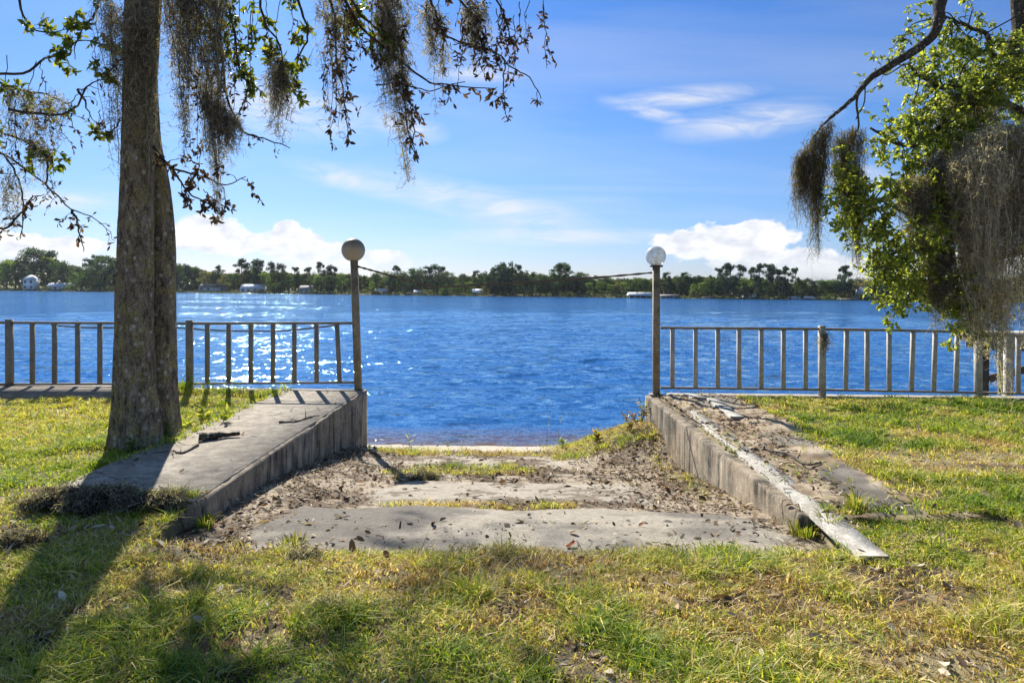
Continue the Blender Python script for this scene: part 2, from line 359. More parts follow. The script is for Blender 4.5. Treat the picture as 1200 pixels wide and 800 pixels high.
# ------------------------------------------------------------------ world
def build_world():
    w = bpy.data.worlds.new('World'); SC.world = w; w.use_nodes = True
    t = NT(w.node_tree); bg = t.N['Background']; bg.inputs[1].default_value = SKY_STRENGTH
    sky = t.n('ShaderNodeTexSky', sky_type='NISHITA'); sky.sun_disc = False
    sky.sun_elevation = SUN_EL; sky.sun_rotation = SUN_AZ; sky.altitude = 0
    sky.air_density = 1.0; sky.dust_density = 0.3; sky.ozone_density = 2.5
    hs = t.n('ShaderNodeHueSaturation'); hs.inputs['Saturation'].default_value = SKY_SAT; t.L.new(sky.outputs[0], hs.inputs['Color'])
    d = t.n('ShaderNodeTexCoord').outputs['Generated']
    s = t.n('ShaderNodeSeparateXYZ'); t.L.new(d, s.inputs[0])
    X, Y, Z = s.outputs
    # clear, polarised-looking air: deep blue above the whitish horizon; brightened zenith is added fill
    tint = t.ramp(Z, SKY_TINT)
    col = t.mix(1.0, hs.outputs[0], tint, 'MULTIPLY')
    yy = t.m('MAXIMUM', t.m('ABSOLUTE', Y), 0.05)
    fwd = t.m('GREATER_THAN', Y, 0.0)
    u = t.m('DIVIDE', X, yy); v = t.m('DIVIDE', Z, yy)
    cmb = t.n('ShaderNodeCombineXYZ'); t.L.new(u, cmb.inputs[0]); t.L.new(v, cmb.inputs[1])
    uv = cmb.outputs[0]
    # high thin cirrus, laid on a plane overhead
    zz = t.m('ADD', t.m('MAXIMUM', Z, 0.0), 0.12)
    c2 = t.n('ShaderNodeCombineXYZ'); t.L.new(t.m('DIVIDE', X, zz), c2.inputs[0]); t.L.new(t.m('DIVIDE', Y, zz), c2.inputs[1])
    pl = c2.outputs[0]
    ci = t.noise(t.map(pl, (0.42, 1.25, 1), (0, 0, R(-22))), 1.3, 6, 0.52, 0.8)
    ci2 = t.noise(pl, 0.38, 2, 0.5)
    cir = t.m('MULTIPLY', t.ramp(ci, [(0.44, 0.0), (0.78, 1.0)]), t.ramp(ci2, [(0.38, 0.1), (0.62, 1.0)]))
    cir = t.m('MULTIPLY', cir, 0.32)
    white = (CLOUD, CLOUD*1.0, CLOUD*1.02)
    col = t.mix(cir, col, white)
    # wisps seen in the photograph, by direction
    def ell(cx, cy, rx, ry, rot=0.0):
        cx, cy, rx, ry = (cx-600)/800, (342-cy)/800, rx/800, ry/800
        a = t.m('SUBTRACT', u, cx); b = t.m('SUBTRACT', v, cy)
        ca, sa = math.cos(rot), math.sin(rot)
        x = t.m('DIVIDE', t.m('ADD', t.m('MULTIPLY', a, ca), t.m('MULTIPLY', b, sa)), rx)
        y = t.m('DIVIDE', t.m('SUBTRACT', t.m('MULTIPLY', b, ca), t.m('MULTIPLY', a, sa)), ry)
        return t.m('SUBTRACT', 1.0, t.m('SQRT', t.m('ADD', t.m('MULTIPLY', x, x), t.m('MULTIPLY', y, y))))
    wn = t.noise(t.map(uv, (2.6, 11, 1), (0, 0, R(12))), 3.0, 7, 0.68, 0.9)
    W = None
    for e in [(560,238,190,26,R(-12)), (800,112,110,16,R(6)), (880,138,120,26,R(8)), (560,88,60,12,0.0), (420,215,110,18,R(-14)), (660,275,150,14,0.0),
              (330,130,160,40,R(-8)), (60,240,120,16,0.0), (760,130,70,12,R(-14)), (1000,200,60,14,0.0), (470,150,60,22,R(-10))]:
        q = ell(*e); W = q if W is None else t.m('MAXIMUM', W, q)
    wf = t.m('MULTIPLY', t.ramp(W, [(0.0, 0.0), (0.75, 1.0)]), t.ramp(wn, [(0.34, 0.08), (0.62, 1.0)]))
    col = t.mix(t.m('MULTIPLY', t.m('MULTIPLY', wf, 0.75), fwd), col, white)
    # cumulus low over the far shore
    Cc = None
    for e in [(245,277,55,27), (225,268,20,13), (262,285,62,22), (345,289,46,30), (338,275,24,20), (232,272,34,24), (372,300,60,20), (440,308,62,16), (60,296,70,18), (30,290,40,14),
              (815,284,62,26), (870,288,80,36), (885,270,42,20), (930,305,70,26), (985,312,60,16), (800,275,20,12), (1080,315,70,16), (1150,305,60,22), (-60,290,90,30), (1320,295,120,32)]:
        q = ell(*e); Cc = q if Cc is None else t.m('MAXIMUM', Cc, q)
    cn = t.noise(t.map(uv, (1, 1.5, 1)), 17, 7, 0.6, 0.2); cn2 = t.noise(uv, 60, 4, 0.6)
    cf = t.m('ADD', Cc, t.m('MULTIPLY', t.m('SUBTRACT', cn, 0.5), 1.15))
    cf = t.m('ADD', cf, t.m('MULTIPLY', t.m('SUBTRACT', cn2, 0.5), 0.25))
    # flat bases fade to the haze of the horizon
    base = t.ramp(t.m('MULTIPLY', v, 10), [(0.2, 0.15), (0.62, 1.0)])
    cm = t.m('MULTIPLY', t.m('MULTIPLY', t.ramp(cf, [(0.14, 0.0), (0.27, 1.0)]), base), fwd)
    shade = t.mix(t.ramp(t.noise(t.map(uv, (1, 2, 1)), 22, 5, 0.6), [(0.35, 0.0), (0.62, 1.0)]), (CLOUD*0.86, CLOUD*0.88, CLOUD*0.97), (CLOUD*1.28, CLOUD*1.25, CLOUD*1.2))
    col = t.mix(t.m('MULTIPLY', cm, 0.92), col, shade)
    t.L.new(col, bg.inputs[0])
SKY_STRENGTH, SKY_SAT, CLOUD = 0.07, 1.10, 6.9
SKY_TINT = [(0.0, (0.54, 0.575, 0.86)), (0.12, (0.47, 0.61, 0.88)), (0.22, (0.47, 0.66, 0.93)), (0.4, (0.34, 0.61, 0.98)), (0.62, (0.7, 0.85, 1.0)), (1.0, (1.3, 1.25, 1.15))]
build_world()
SC.view_settings.view_transform = 'Standard'; SC.view_settings.look = 'None'; SC.view_settings.gamma = 1; SC.view_settings.exposure = 0.95

sl = bpy.data.lights.new('sun', 'SUN'); sl.energy = 5.0; sl.angle = R(0.53); sl.color = (1.0, 0.95, 0.86)
so = bpy.data.objects.new('sun', sl); COL.objects.link(so)
so.rotation_euler = SUN.to_track_quat('Z', 'Y').to_euler(); so.location = (-5, 20, 15)

cam = bpy.data.cameras.new('camera'); co = bpy.data.objects.new('camera', cam); COL.objects.link(co)
cam.lens = 24; cam.sensor_width = 36; cam.sensor_fit = 'HORIZONTAL'; cam.shift_y = -58/1200
cam.clip_start = 0.05; cam.clip_end = 4000
co.matrix_world = Matrix.Translation((0, 0, CAMZ)) @ Matrix.Rotation(R(90), 4, 'X') @ Matrix.Rotation(ROLL, 4, 'Z')
SC.camera = co

# ------------------------------------------------------------------ terrain
XL, XR = -2.0, 1.86                 # inner faces of the ramp walls
def ramp_z(x, y):
    y = np.asarray(y, float)
    z = -0.022-0.10*ss(y, 3.0, 4.4)-0.13*np.clip(y-4.4, 0, 20)
    mound = 0.42*ss(x, 0.55, 1.95)*ss(y, 7.4, 8.9)*(1-ss(y, 9.5, 10.6))   # weedy bank against the right wall
    mound = mound+0.10*ss(-np.asarray(x), 1.3, 2.0)*ss(y, 4.3, 6.0)*(1-ss(y, 8.5, 9.5))
    return z+mound
def lawn_z(x, y):
    return -0.015+0.05*(fbm(np.asarray(x)+30, np.asarray(y)+30, 0.6, 3, 5)-0.5)-0.10*ss(y, 3.0, 4.4)*(1-ss(np.abs(np.asarray(x)+0.05), 1.45, 1.85))
def shore_y(x):
    """distance of the far shore"""
    return np.interp(x, [-900, -330, -150, 0, 120, 260, 900], [520, 430, 375, 330, 300, 270, 240])
def far_z(x, y):
    d = y-shore_y(x)
    return np.where(d < 0, -2.5, 0)+np.where(d >= 0, -0.75+2.2*ss(d, 0, 40)+5*ss(d, 60, 260), 0)

def axis(*segs):
    out = []
    for a, b, st in segs: out.append(np.arange(a, b-1e-6, st))
    out.append(np.array([segs[-1][1]])); return np.concatenate(out)
gx = axis((-1500,-300,150),(-300,-30,30),(-30,-8,2),(-8,-2.3,0.08),(-2.3,XL-0.1,0.1),(XL-0.1,XL-0.06,0.04),(XL-0.06,XR+0.06,0.05),(XR+0.06,XR+0.1,0.04),(XR+0.1,8.5,0.08),(8.5,30,2),(30,300,30),(300,1500,150))
gy = axis((-400,-20,40),(-20,0,2),(0,2,0.2),(2,9.45,0.06),(9.45,9.5,0.05),(9.5,13,0.1),(13,40,3),(40,220,20),(220,460,6),(460,800,40),(800,1600,200))
GX, GY = np.meshgrid(gx, gy)
inch = (GX > XL-0.08) & (GX < XR+0.08) & (GY > 3.78)
Zg = np.where(GY <= 9.47, lawn_z(GX, GY), -2.5)
Zg = np.where(inch & (GY < 13.5), np.maximum(ramp_z(GX, GY), -2.4)-0.03, Zg)
Zg = np.where(GY > 200, far_z(GX, GY), Zg)
Zg = np.where(GY < 0, Zg*0+(-0.02), Zg)
n1 = fbm(GX, GY, 1.1, 4, 3); n2 = fbm(GX, GY, 7, 3, 4)
soil = np.array([0.085, 0.06, 0.038]); thatch = np.array([0.38, 0.30, 0.18]); grn = np.array([0.08, 0.1, 0.025])
Cg = soil+(thatch-soil)*ss(n1*0.5+n2*0.5, 0.36, 0.6)[..., None]
Cg = Cg+(grn-Cg)*(0.35*ss(n1, 0.45, 0.6))[..., None]
sand = np.array([0.30, 0.24, 0.16]); fargrass = np.array([0.16, 0.17, 0.06])
fd = np.clip(GY-shore_y(GX), 0, 60)
bw = ss(fbm(GX, GY*0+3, 0.02, 3, 8), 0.45, 0.6)
Cf = fargrass+(sand-fargrass)*((1-ss(fd, 2, 9))*bw)[..., None]
Cg = np.where((GY > 200)[..., None], Cf, Cg)
Cg = np.where(((GY > 9.47) & (GY < 200))[..., None], sand*0.6, Cg)
ny, nx = GX.shape
ii, jj = np.meshgrid(np.arange(ny-1), np.arange(nx-1), indexing='ij')
Q = np.stack([ii*nx+jj, ii*nx+jj+1, (ii+1)*nx+jj+1, (ii+1)*nx+jj], -1).reshape(-1, 4)
mb = MB(); mb.add(np.stack([GX, GY, Zg], -1), Q, None, Cg.reshape(-1, 3))
tag(mb.build('ground', M_GROUND, smooth=True), kind='structure')

# ramp: broken concrete slabs, sand and washed-in debris between the walls
def ramp_masks(x, y):
    wob = (fbm(x, y, 1.6, 4, 21)-0.5)
    wf = (fbm(x, y, 7, 3, 22)-0.5)
    y1 = y+wob*0.35+wf*0.08+0.10*x*x*0.5*(x > 0)-0.02
    x1 = x+wob*0.5+wf*0.12
    s1 = ss(y1, 3.72, 3.82)*(1-ss(y1, 4.98, 5.05))*ss(x1, -1.62, -1.45)*(1-ss(x1, 1.55, 1.7))
    s2 = ss(y1, 5.28, 5.38)*(1-ss(y1, 6.2, 6.42))*ss(x1, -1.15, -0.95)*(1-ss(x1, 1.0, 1.35))
    s3 = ss(y1, 7.5, 7.8)*(1-ss(y1, 8.6, 8.8))*(1-ss(x1, 0.4, 0.9))
    s4 = ss(y1, 9.0, 9.25)*(1-ss(x1, 0.9, 1.2))
    grassy = np.maximum.reduce([ss(y1, 4.98, 5.05)*(1-ss(y1, 5.2, 5.27))*ss(fbm(x+9, y, 1.3, 2, 30), 0.45, 0.6)*(x > -1.0)*(x < 0.5),
                                ss(y1, 6.75, 6.9)*(1-ss(y1, 7.25, 7.5))*ss(fbm(x+4, y, 1.1, 2, 31), 0.4, 0.6)*(x > -1.3)*(x < 0.5),
                                ss(y1, 8.5, 8.7)*(1-ss(y1, 9.0, 9.2))*ss(fbm(x+2, y, 1.5, 2, 32), 0.3, 0.55)*(x > -1.7),
                                ss(x, 0.35, 0.8)*ss(y, 8.0, 8.5)*(1-ss(y, 9.7, 10.1)),
                                0.7*ss(x, 1.45, 1.75)*ss(y, 4.3, 5)*0.3])
    return s1, s2, s3, s4, grassy
rx = np.arange(XL-0.09, XR+0.0901, 0.018); ry = np.arange(3.5, 11.6, 0.02)
RX, RY = np.meshgrid(rx, ry)
s1, s2, s3, s4, gr = ramp_masks(RX, RY)
slabm = np.maximum(s1, np.maximum(s2, 0))
RZ = ramp_z(RX, RY)-0.08*(1-ss(RY, 3.55, 3.85))+0.018*slabm-0.004+0.02*(fbm(RX, RY, 3, 4, 40)-0.5)*(1-slabm)
fn = fbm(RX, RY, 14, 4, 41); md = fbm(RX, RY, 3.2, 4, 42); vf = fbm(RX, RY, 38, 2, 43)
debris = np.array([0.10, 0.07, 0.045]); dirt = np.array([0.33, 0.27, 0.195]); pale = np.array([0.38, 0.335, 0.265]); dark = np.array([0.16, 0.142, 0.118])
C = dirt+(debris-dirt)*(ss(md*0.6+fn*0.4, 0.42, 0.56)*0.85)[..., None]
def over(C, col, m): return C+(np.asarray(col)-C)*m[..., None]
d1 = dark+(pale*0.85-dark)*ss(fbm(RX, RY*2.2, 1.2, 4, 44), 0.45, 0.68)[..., None]
d1 = over(d1, pale*0.9, ss(np.abs(RY-3.95), 0.28, 0.0)*0.0)
C = over(C, [0,0,0], s1*0)
C = C+(d1-C)*s1[..., None]
C = C+((pale*(0.9+0.25*(fn-0.5))[..., None])-C)*(s2*(1-0.8*ss(fn*0.5+md*0.5, 0.53, 0.6)))[..., None]
C = over(C, pale*0.98, s3*0.75*(1-ss(md, 0.5, 0.6)))
C = over(C, [0.45, 0.39, 0.30], s4)
C = over(C, [0.2, 0.135, 0.075], ss(RY, 10.0, 10.5))
C = over(C, debris*1.3, gr*0.7)
C = C*(0.75+0.5*vf)[..., None]
ny, nx = RX.shape
ii, jj = np.meshgrid(np.arange(ny-1), np.arange(nx-1), indexing='ij')
Q = np.stack([ii*nx+jj, ii*nx+jj+1, (ii+1)*nx+jj+1, (ii+1)*nx+jj], -1).reshape(-1, 4)
mb = MB(); mb.add(np.stack([RX, RY, RZ], -1), Q, None, C.reshape(-1, 3))
tag(mb.build('boat_ramp', M_RAMP, smooth=True), kind='structure')

# water: fine near the shore, coarser far out
def water():
    wy = [9.0]
    while wy[-1] < 560: wy.append(wy[-1]+max(0.09, (wy[-1]-2)*0.009))
    wy = np.array(wy)
    wx = axis((-900,-200,50),(-200,-40,5),(-40,-14,0.6),(-14,14,0.12),(14,40,0.6),(40,200,5),(200,900,50))
    X, Y = np.meshgrid(wx, wy)
    H = np.zeros_like(X)
    rg = np.random.default_rng(3)
    for k in range(26):
        lam = rg.uniform(0.45, 2.4); a = rg.normal(0, 0.45)+0.25
        kx, ky = math.sin(a)*2*math.pi/lam, math.cos(a)*2*math.pi/lam
        amp = 0.0032*lam**0.9
        lamfade = 1-ss(Y, lam*22, lam*60)
        xf = (np.abs(X) < 14)*1.0 if lam < 1.5 else (np.abs(X) < 40)*1.0
        H += amp*lamfade*xf*np.sin(kx*X+ky*Y+rg.uniform(0, 6.28))
    H *= (0.6+0.8*fbm(X, Y, 0.35, 3, 77))*ss(Y, 9.6, 11.5)
    ny, nx = X.shape
    ii, jj = np.meshgrid(np.arange(ny-1), np.arange(nx-1), indexing='ij')
    Q = np.stack([ii*nx+jj, ii*nx+jj+1, (ii+1)*nx+jj+1, (ii+1)*nx+jj], -1).reshape(-1, 4)
    mb = MB(); mb.add(np.stack([X, Y, WATER+H], -1), Q)
    tag(mb.build('lake_water', M_WATER, smooth=True), kind='structure')
water()

# ------------------------------------------------------------------ walls, walkways
def wall_mesh(name, x0, x1, y0, y1, zt, zb, m, seed, edge=0.02, nx=None, wig=0.012):
    """a cast concrete block with rounded, slightly chipped arrises"""
    mb = MB()
    n = max(8, int((y1-y0)/0.06)); ys = np.linspace(y0, y1, n)
    prof = [(x0, zb), (x0, zb*0.5+zt*0.5), (x0, zt-edge*1.6), (x0+edge*0.3, zt-edge*0.5), (x0+edge, zt), (x0*0.7+x1*0.3, zt), (x0*0.3+x1*0.7, zt), (x1-edge, zt), (x1-edge*0.3, zt-edge*0.5), (x1, zt-edge*1.6), (x1, zb*0.5+zt*0.5), (x1, zb)]
    V = []
    for i, y in enumerate(ys):
        for k, (x, z) in enumerate(prof):
            w = wig*(fbm(y*1.0+k*3.1, z*2+seed, 1.4, 3, seed)-0.5)*2
            chip = edge*1.2*max(0, float(fbm(y+k*0, k*7.7+seed, 4.0, 3, seed+3))-0.6)*4 if 2 <= k <= 9 else 0
            V.append((x+(w if k < 5 else -w if k > 6 else 0), y, z-(chip if 3 <= k <= 8 else 0)+(w*0.5 if 5 <= k <= 6 else 0)))
    p = len(prof); Q = []
    for i in range(n-1):
        for k in range(p-1): Q.append((i*p+k, i*p+k+1, (i+1)*p+k+1, (i+1)*p+k))
    T = []
    for i in (0, n-1):
        for k in range(p//2-1):
            a, b, c, d = i*p+k, i*p+k+1, i*p+p-2-k, i*p+p-1-k
            Q.append((a, b, c, d) if i else (a, d, c, b))
    mb.add(V, Q)
    return mb.build(name, m)
w = thing('ramp_wall', 'broad flat-topped concrete wall on the left side of the boat ramp, grass and trunk beside it', 'wall', (0, 0, 0))
o = wall_mesh('wall_body', -3.12, XL, 4.34, 9.5, 0.026, -1.6, M_WALL, 5); o.parent = w
# trowelled walkway sheet on top, irregular on the lawn side
def sheet(name, xa, xb, ya, yb, z, m, seed, thick=0.02, rough=0.05, parent=None, nyd=0.07, skew=0.0):
    mb = MB(); n = max(6, int((yb-ya)/nyd)); ys = np.linspace(ya, yb, n); V = []; Q = []
    for i, y in enumerate(ys):
        t = (y-ya)/(yb-ya)
        l = xa+skew*t+rough*(float(fbm(y, seed, 1.8, 4, seed))-0.5)*2; r = xb+skew*t+rough*(float(fbm(y, seed+9, 1.8, 4, seed+2))-0.5)*0.6
        zz = z+0.006*(float(fbm(y, 1, 1.0, 3, seed))-0.5)
        V += [(l, y, zz-thick), (l+0.006, y, zz), (l*0.5+r*0.5, y, zz), (r-0.006, y, zz), (r, y, zz-thick)]
    for i in range(n-1):
        for k in range(4): Q.append((i*5+k, i*5+k+1, (i+1)*5+k+1, (i+1)*5+k))
    e = (n-1)*5
    T = [(0, 3, 4), (0, 1, 3), (1, 2, 3), (e, e+4, e+3), (e, e+3, e+1), (e+1, e+3, e+2)]
    mb.add(V, Q, T)
    o = mb.build(name, m, parent); return o
sheet('walkway_top', -3.13, XL-0.035, 4.37, 9.45, 0.033, M_SLAB, 51, 0.03, 0.05, w)
w2 = thing('ramp_wall', 'narrow stained concrete wall on the right side of the boat ramp, pale board along its top', 'wall', (0, 0, 0))
o = wall_mesh('wall_body', XR, XR+0.3, 4.36, 9.45, -0.012, -1.6, M_WALL, 8); o.parent = w2
# pale board laid along the right wall, skewed
def board(name, label, pts, w, z, thick, m, seed):
    mb = MB(); c = spline(pts, 40); V = []; Q = []
    for i, p in enumerate(c):
        j = 0.035*(float(fbm(i*0.35, seed, 1, 3, seed))-0.5)
        V += [(p[0]-w/2, p[1], z-thick), (p[0]-w/2+0.004, p[1], z), (p[0]+w/2+j-0.004, p[1], z), (p[0]+w/2+j, p[1], z-thick)]
    n = len(c)
    for i in range(n-1):
        for k in range(3): Q.append((i*4+k, i*4+k+1, (i+1)*4+k+1, (i+1)*4+k))
    Q += [(0, 1, 2, 3), (n*4-1, n*4-2, n*4-3, n*4-4)]
    mb.add(V, Q); o = mb.build(name, m); tag(o, label, 'board'); return o
board('concrete_board', 'long whitish strip running from the clear lamp post past the wall into the grass',
      [(2.22, 9.3), (2.12, 7.6), (2.05, 5.8), (2.02, 4.8), (1.93, 3.62)], 0.16, 0.02, 0.04, M_BOARD, 4)
board('concrete_board', 'short broken whitish strip lying in the dirt beside the long one',
      [(2.62, 8.9), (2.53, 8.0), (2.5, 7.55)], 0.15, 0.05, 0.03, M_BOARD, 9)
board('concrete_board', 'small cracked whitish piece close to the clear lamp post base',
      [(2.42, 9.28), (2.45, 8.9)], 0.2, 0.05, 0.03, M_BOARD, 12)
qx = np.arange(2.02, 3.2, 0.02); qy = np.arange(4.3, 9.32, 0.025); QX, QY = np.meshgrid(qx, qy)
wb = fbm(QX, QY, 1.7, 4, 121)-0.5; dk_ = ss(QX+wb*0.35, 2.32, 2.42)*(1-ss(QX+wb*0.3-(QY-4.3)*0.07, 2.62, 2.7))
sl1 = dk_*(1-ss(QY+wb*0.9+0.9*(2.9-QX), 5.75, 5.9)); sl2 = dk_*ss(QY+wb*0.6, 6.1, 6.2)*(1-ss(QY+wb*0.6+QX*0.4, 7.7, 7.85)); sl3 = dk_*ss(QY+wb*0.6, 8.3, 8.4)*0.8
dm = np.maximum(sl1, np.maximum(sl2*0.9, sl3)); f1 = fbm(QX, QY, 13, 4, 122); f2 = fbm(QX, QY, 3, 4, 123)
Cq = np.array([0.24, 0.175, 0.115])+(np.array([0.42, 0.34, 0.24])-np.array([0.24, 0.175, 0.115]))*ss(f1*0.5+f2*0.5, 0.42, 0.6)[..., None]
slc = np.array([0.13, 0.115, 0.095])+(np.array([0.3, 0.265, 0.22])-np.array([0.13, 0.115, 0.095]))*(np.maximum(ss(f2, 0.5, 0.65)*0.5, sl3+sl2*0.6))[..., None]
Cq = Cq+(slc-Cq)*dm[..., None]
edge = ss(QX, 3.2, 3.1)*0+np.minimum.reduce([ss(QY, 4.3, 4.6), ss(-QX+(QY-4.3)*0.07, -2.95, -2.7), 1+0*QX])
Zq = 0.012+0.03*(1-dm)*ss(f2, 0.4, 0.7)+0.006*(f1-0.5)-0.06*(1-edge)
ny, nx = QX.shape; ii, jj = np.meshgrid(np.arange(ny-1), np.arange(nx-1), indexing='ij')
Q = np.stack([ii*nx+jj, ii*nx+jj+1, (ii+1)*nx+jj+1, (ii+1)*nx+jj], -1).reshape(-1, 4)
mb = MB(); mb.add(np.stack([QX, QY, Zq], -1), Q, None, Cq.reshape(-1, 3)); tag(mb.build('garden_path', M_RAMP, smooth=True), kind='structure')

# seawalls under the railings and the raised walkway at the left
sw = thing('seawall', 'concrete seawall under the left railing with a raised walkway on the lawn side', 'seawall')
mb = MB(); mb.box((-30, 9.0, -2.4), (-3.14, 9.5, -0.01)); mb.build('wall_body', M_WALL, sw)
mb = MB(); mb.box((-30, 8.62, -0.2), (-5.0, 9.53, 0.045)); mb.build('walkway_top', M_SLAB, sw)
mb = MB(); mb.box((-4.997, 9.22, -0.2), (-3.14, 9.53, 0.02)); mb.build('cap', M_SLAB, sw)
sw2 = thing('seawall', 'concrete seawall with pale cap under the right railing', 'seawall')
mb = MB(); mb.box((2.17, 9.3, -2.4), (30, 9.5, -0.03)); mb.build('wall_body', M_WALL, sw2)
mb = MB(); mb.box((2.17, 9.27, -0.028), (30, 9.54, 0.012)); mb.build('cap', M_CAP, sw2)

# ------------------------------------------------------------------ railings
RD = 9.4
def railing(name, label, xs, posts, top, bot, m_p, m_r, odd={}):
    r = thing(name, label, 'railing', tuple(P(xs[0], 460, RD)))
    org = r.location
    def topy(x): return np.interp(x, [p[0] for p in top], [p[1] for p in top])
    def boty(x): return np.interp(x, [p[0] for p in bot], [p[1] for p in bot])
    def bld(mb, nm, mt): mb.build(nm, mt, r).location = (-org[0], -org[1], -org[2])
    for nm, f, w, h in (('top_rail', topy, 0.045, 0.034), ('bottom_rail', boty, 0.04, 0.028)):
        mb = MB(); px = [p[0] for p in (top if nm == 'top_rail' else bot)]
        for a, b in zip(px[:-1], px[1:]): mb.beam(P(a, f(a), RD), P(b, f(b), RD), w, h)
        bld(mb, nm, m_r)
    for x in xs:
        if x in posts: continue
        dx = odd.get(x, 0)
        mb = MB(); mb.beam(P(x+dx, topy(x)+1.6, RD), P(x, boty(x)-1.3, RD), 0.055, 0.045); bld(mb, 'picket', m_p)
    for x in posts:
        a = P(x, topy(x)-4, RD); b = P(x+0.5, boty(x), RD); b[2] = 0.0
        mb = MB(); mb.beam(a, b, 0.082, 0.082); bld(mb, 'post', m_p)
    return r
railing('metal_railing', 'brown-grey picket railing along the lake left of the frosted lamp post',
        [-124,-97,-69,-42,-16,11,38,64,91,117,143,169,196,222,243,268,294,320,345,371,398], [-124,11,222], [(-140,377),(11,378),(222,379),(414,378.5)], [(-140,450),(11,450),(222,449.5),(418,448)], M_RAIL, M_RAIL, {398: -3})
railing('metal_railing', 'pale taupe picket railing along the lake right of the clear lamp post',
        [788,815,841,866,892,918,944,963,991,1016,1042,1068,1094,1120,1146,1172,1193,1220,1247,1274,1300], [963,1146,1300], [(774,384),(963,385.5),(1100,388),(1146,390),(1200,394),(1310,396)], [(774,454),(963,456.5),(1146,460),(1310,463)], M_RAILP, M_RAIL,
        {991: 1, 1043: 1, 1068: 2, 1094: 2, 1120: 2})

# ------------------------------------------------------------------ lamps
def lamp(label, base, top, gc, gr, w, gm, flange):
    b = P(*base, RD-0.02); b[2] = 0.0; t = P(*top, RD-0.02); c = P(*gc, RD-0.02)
    r = thing('lamp_post', label, 'lamp post', tuple(b))
    mb = MB(); mb.beam(np.zeros(3), t-b, w, w); mb.build('pole', M_POST, r)
    mb = MB(); mb.box((-w*0.95, -w*0.95, 0.0), (w*0.95, w*0.95, 0.018)); mb.build('base_plate', M_POST, r)
    mb = MB()
    if flange: mb.box(t-b+np.array([-w*0.85, -w*0.85, 0.001]), t-b+np.array([w*0.85, w*0.85, 0.025]))
    else: mb.tube([t-b+np.array([0, 0, -0.01]), t-b+np.array([0, 0, 0.02])], w*0.62, 16)
    mb.build('globe_holder', M_TWIG, r)
    n, sg = 24, 40; V = []; Q = []
    th0 = 0.42
    for i in range(n+1):
        a = th0+(math.pi-th0)*i/n
        for k in range(sg):
            p = 2*math.pi*k/sg; V.append((gr*math.sin(a)*math.cos(p), gr*math.sin(a)*math.sin(p), -gr*math.cos(a)))
    for i in range(n):
        for k in range(sg): Q.append((i*sg+k, i*sg+(k+1) % sg, (i+1)*sg+(k+1) % sg, (i+1)*sg+k))
    mb = MB(); mb.add(V, Q); g = mb.build('globe', gm, r, smooth=True); g.location = tuple(c-b)
    if flange:
        mb = MB(); mb.tube([(0, 0, 0.02), (0, 0, 0.07), (0, 0, 0.075), (0, 0, 0.13), (0, 0, 0.15)], [0.016, 0.016, 0.022, 0.03, 0.008], 12)
        bb = mb.build('bulb', M_WHITE, r, smooth=True); bb.location = tuple(t-b+np.array([0, 0, 0.0]))
    return r
lamp('brown lamp post with a dirty frosted ball globe at the end of the left wall', (420, 458), (415, 305), (414, 293), 0.16, 0.092, M_GLOBE, False)
lamp('brown lamp post with a clear glass ball globe at the end of the right wall', (769, 460), (769, 313), (768.5, 300), 0.14, 0.09, M_CLEAR, True)
mb = MB(); pts = spline([P(x, y, RD-0.02) for x, y in [(418.5,312),(440,318),(470,326.5),(500,334),(510,335.5),(530,335.5),(600,331.5),(700,325),(764,319.5)]], 90)
mb.tube(pts, 0.0135+0.004*np.sin(np.arange(90)*1.7), 7)
tag(mb.build('rope', M_ROPE), 'dark rope sagging across the ramp between the two lamp posts', 'rope')
mb = MB(); mb.tube(spline([P(x, y, RD+0.05) for x, y in [(60,381),(110,384),(205,384),(240,386.5),(290,388),(330,387.5),(360,385),(385,382),(402,379)]], 70), 0.011, 6)
tag(mb.build('rope', M_ROPE), 'thin slack rope strung just below the top of the left railing', 'rope')
# ---- PART TWO
# ------------------------------------------------------------------ leaf, moss and grass makers
def unit(a): return a/(np.linalg.norm(a, axis=-1, keepdims=True)+1e-9)
def leaves(mb, Pc, dirs, L, W, C, fold=0.25, rg=RG):
    """one folded, curled leaf per point: six corners, two faces along the midrib"""
    n = len(Pc)
    if n == 0: return
    L = np.broadcast_to(L, (n,))[:, None]; W = np.broadcast_to(W, (n,))[:, None]
    d = unit(dirs); r = unit(rg.normal(size=(n, 3))); sd = unit(np.cross(d, r)); nm = np.cross(sd, d)
    cur = rg.uniform(-0.25, 0.1, (n, 1))*L
    a = Pc; tip = Pc+d*L+nm*cur
    up = nm*W*fold
    l1 = Pc+d*L*0.35+sd*W*0.5+up; l2 = Pc+d*L*0.72+sd*W*0.42+up+nm*cur*0.5
    r1 = Pc+d*L*0.35-sd*W*0.5+up; r2 = Pc+d*L*0.72-sd*W*0.42+up+nm*cur*0.5
    V = np.stack([a, l1, l2, tip, r2, r1], 1).reshape(-1, 3)
    k = np.arange(n)[:, None]*6
    Q = np.concatenate([k+np.array([[0, 1, 2, 3]]), k+np.array([[0, 3, 4, 5]])])
    mb.add(V, Q, None, np.repeat(C, 6, 0))

def palette(cols, w, n, rg=RG):
    cols = np.array(cols, float); w = np.array(w, float); w /= w.sum()
    c = cols[rg.choice(len(cols), n, p=w)]
    return np.clip(c*rg.uniform(0.8, 1.2, (n, 1)), 0, 1)

GREENS = [(0.05, 0.085, 0.018), (0.09, 0.13, 0.022), (0.16, 0.2, 0.03), (0.035, 0.06, 0.018)]
DEADS = [(0.1, 0.055, 0.03), (0.06, 0.04, 0.028), (0.17, 0.09, 0.04), (0.04, 0.032, 0.025)]
MOSSC = [(0.2, 0.17, 0.125), (0.14, 0.115, 0.085), (0.27, 0.24, 0.18), (0.09, 0.07, 0.052)]

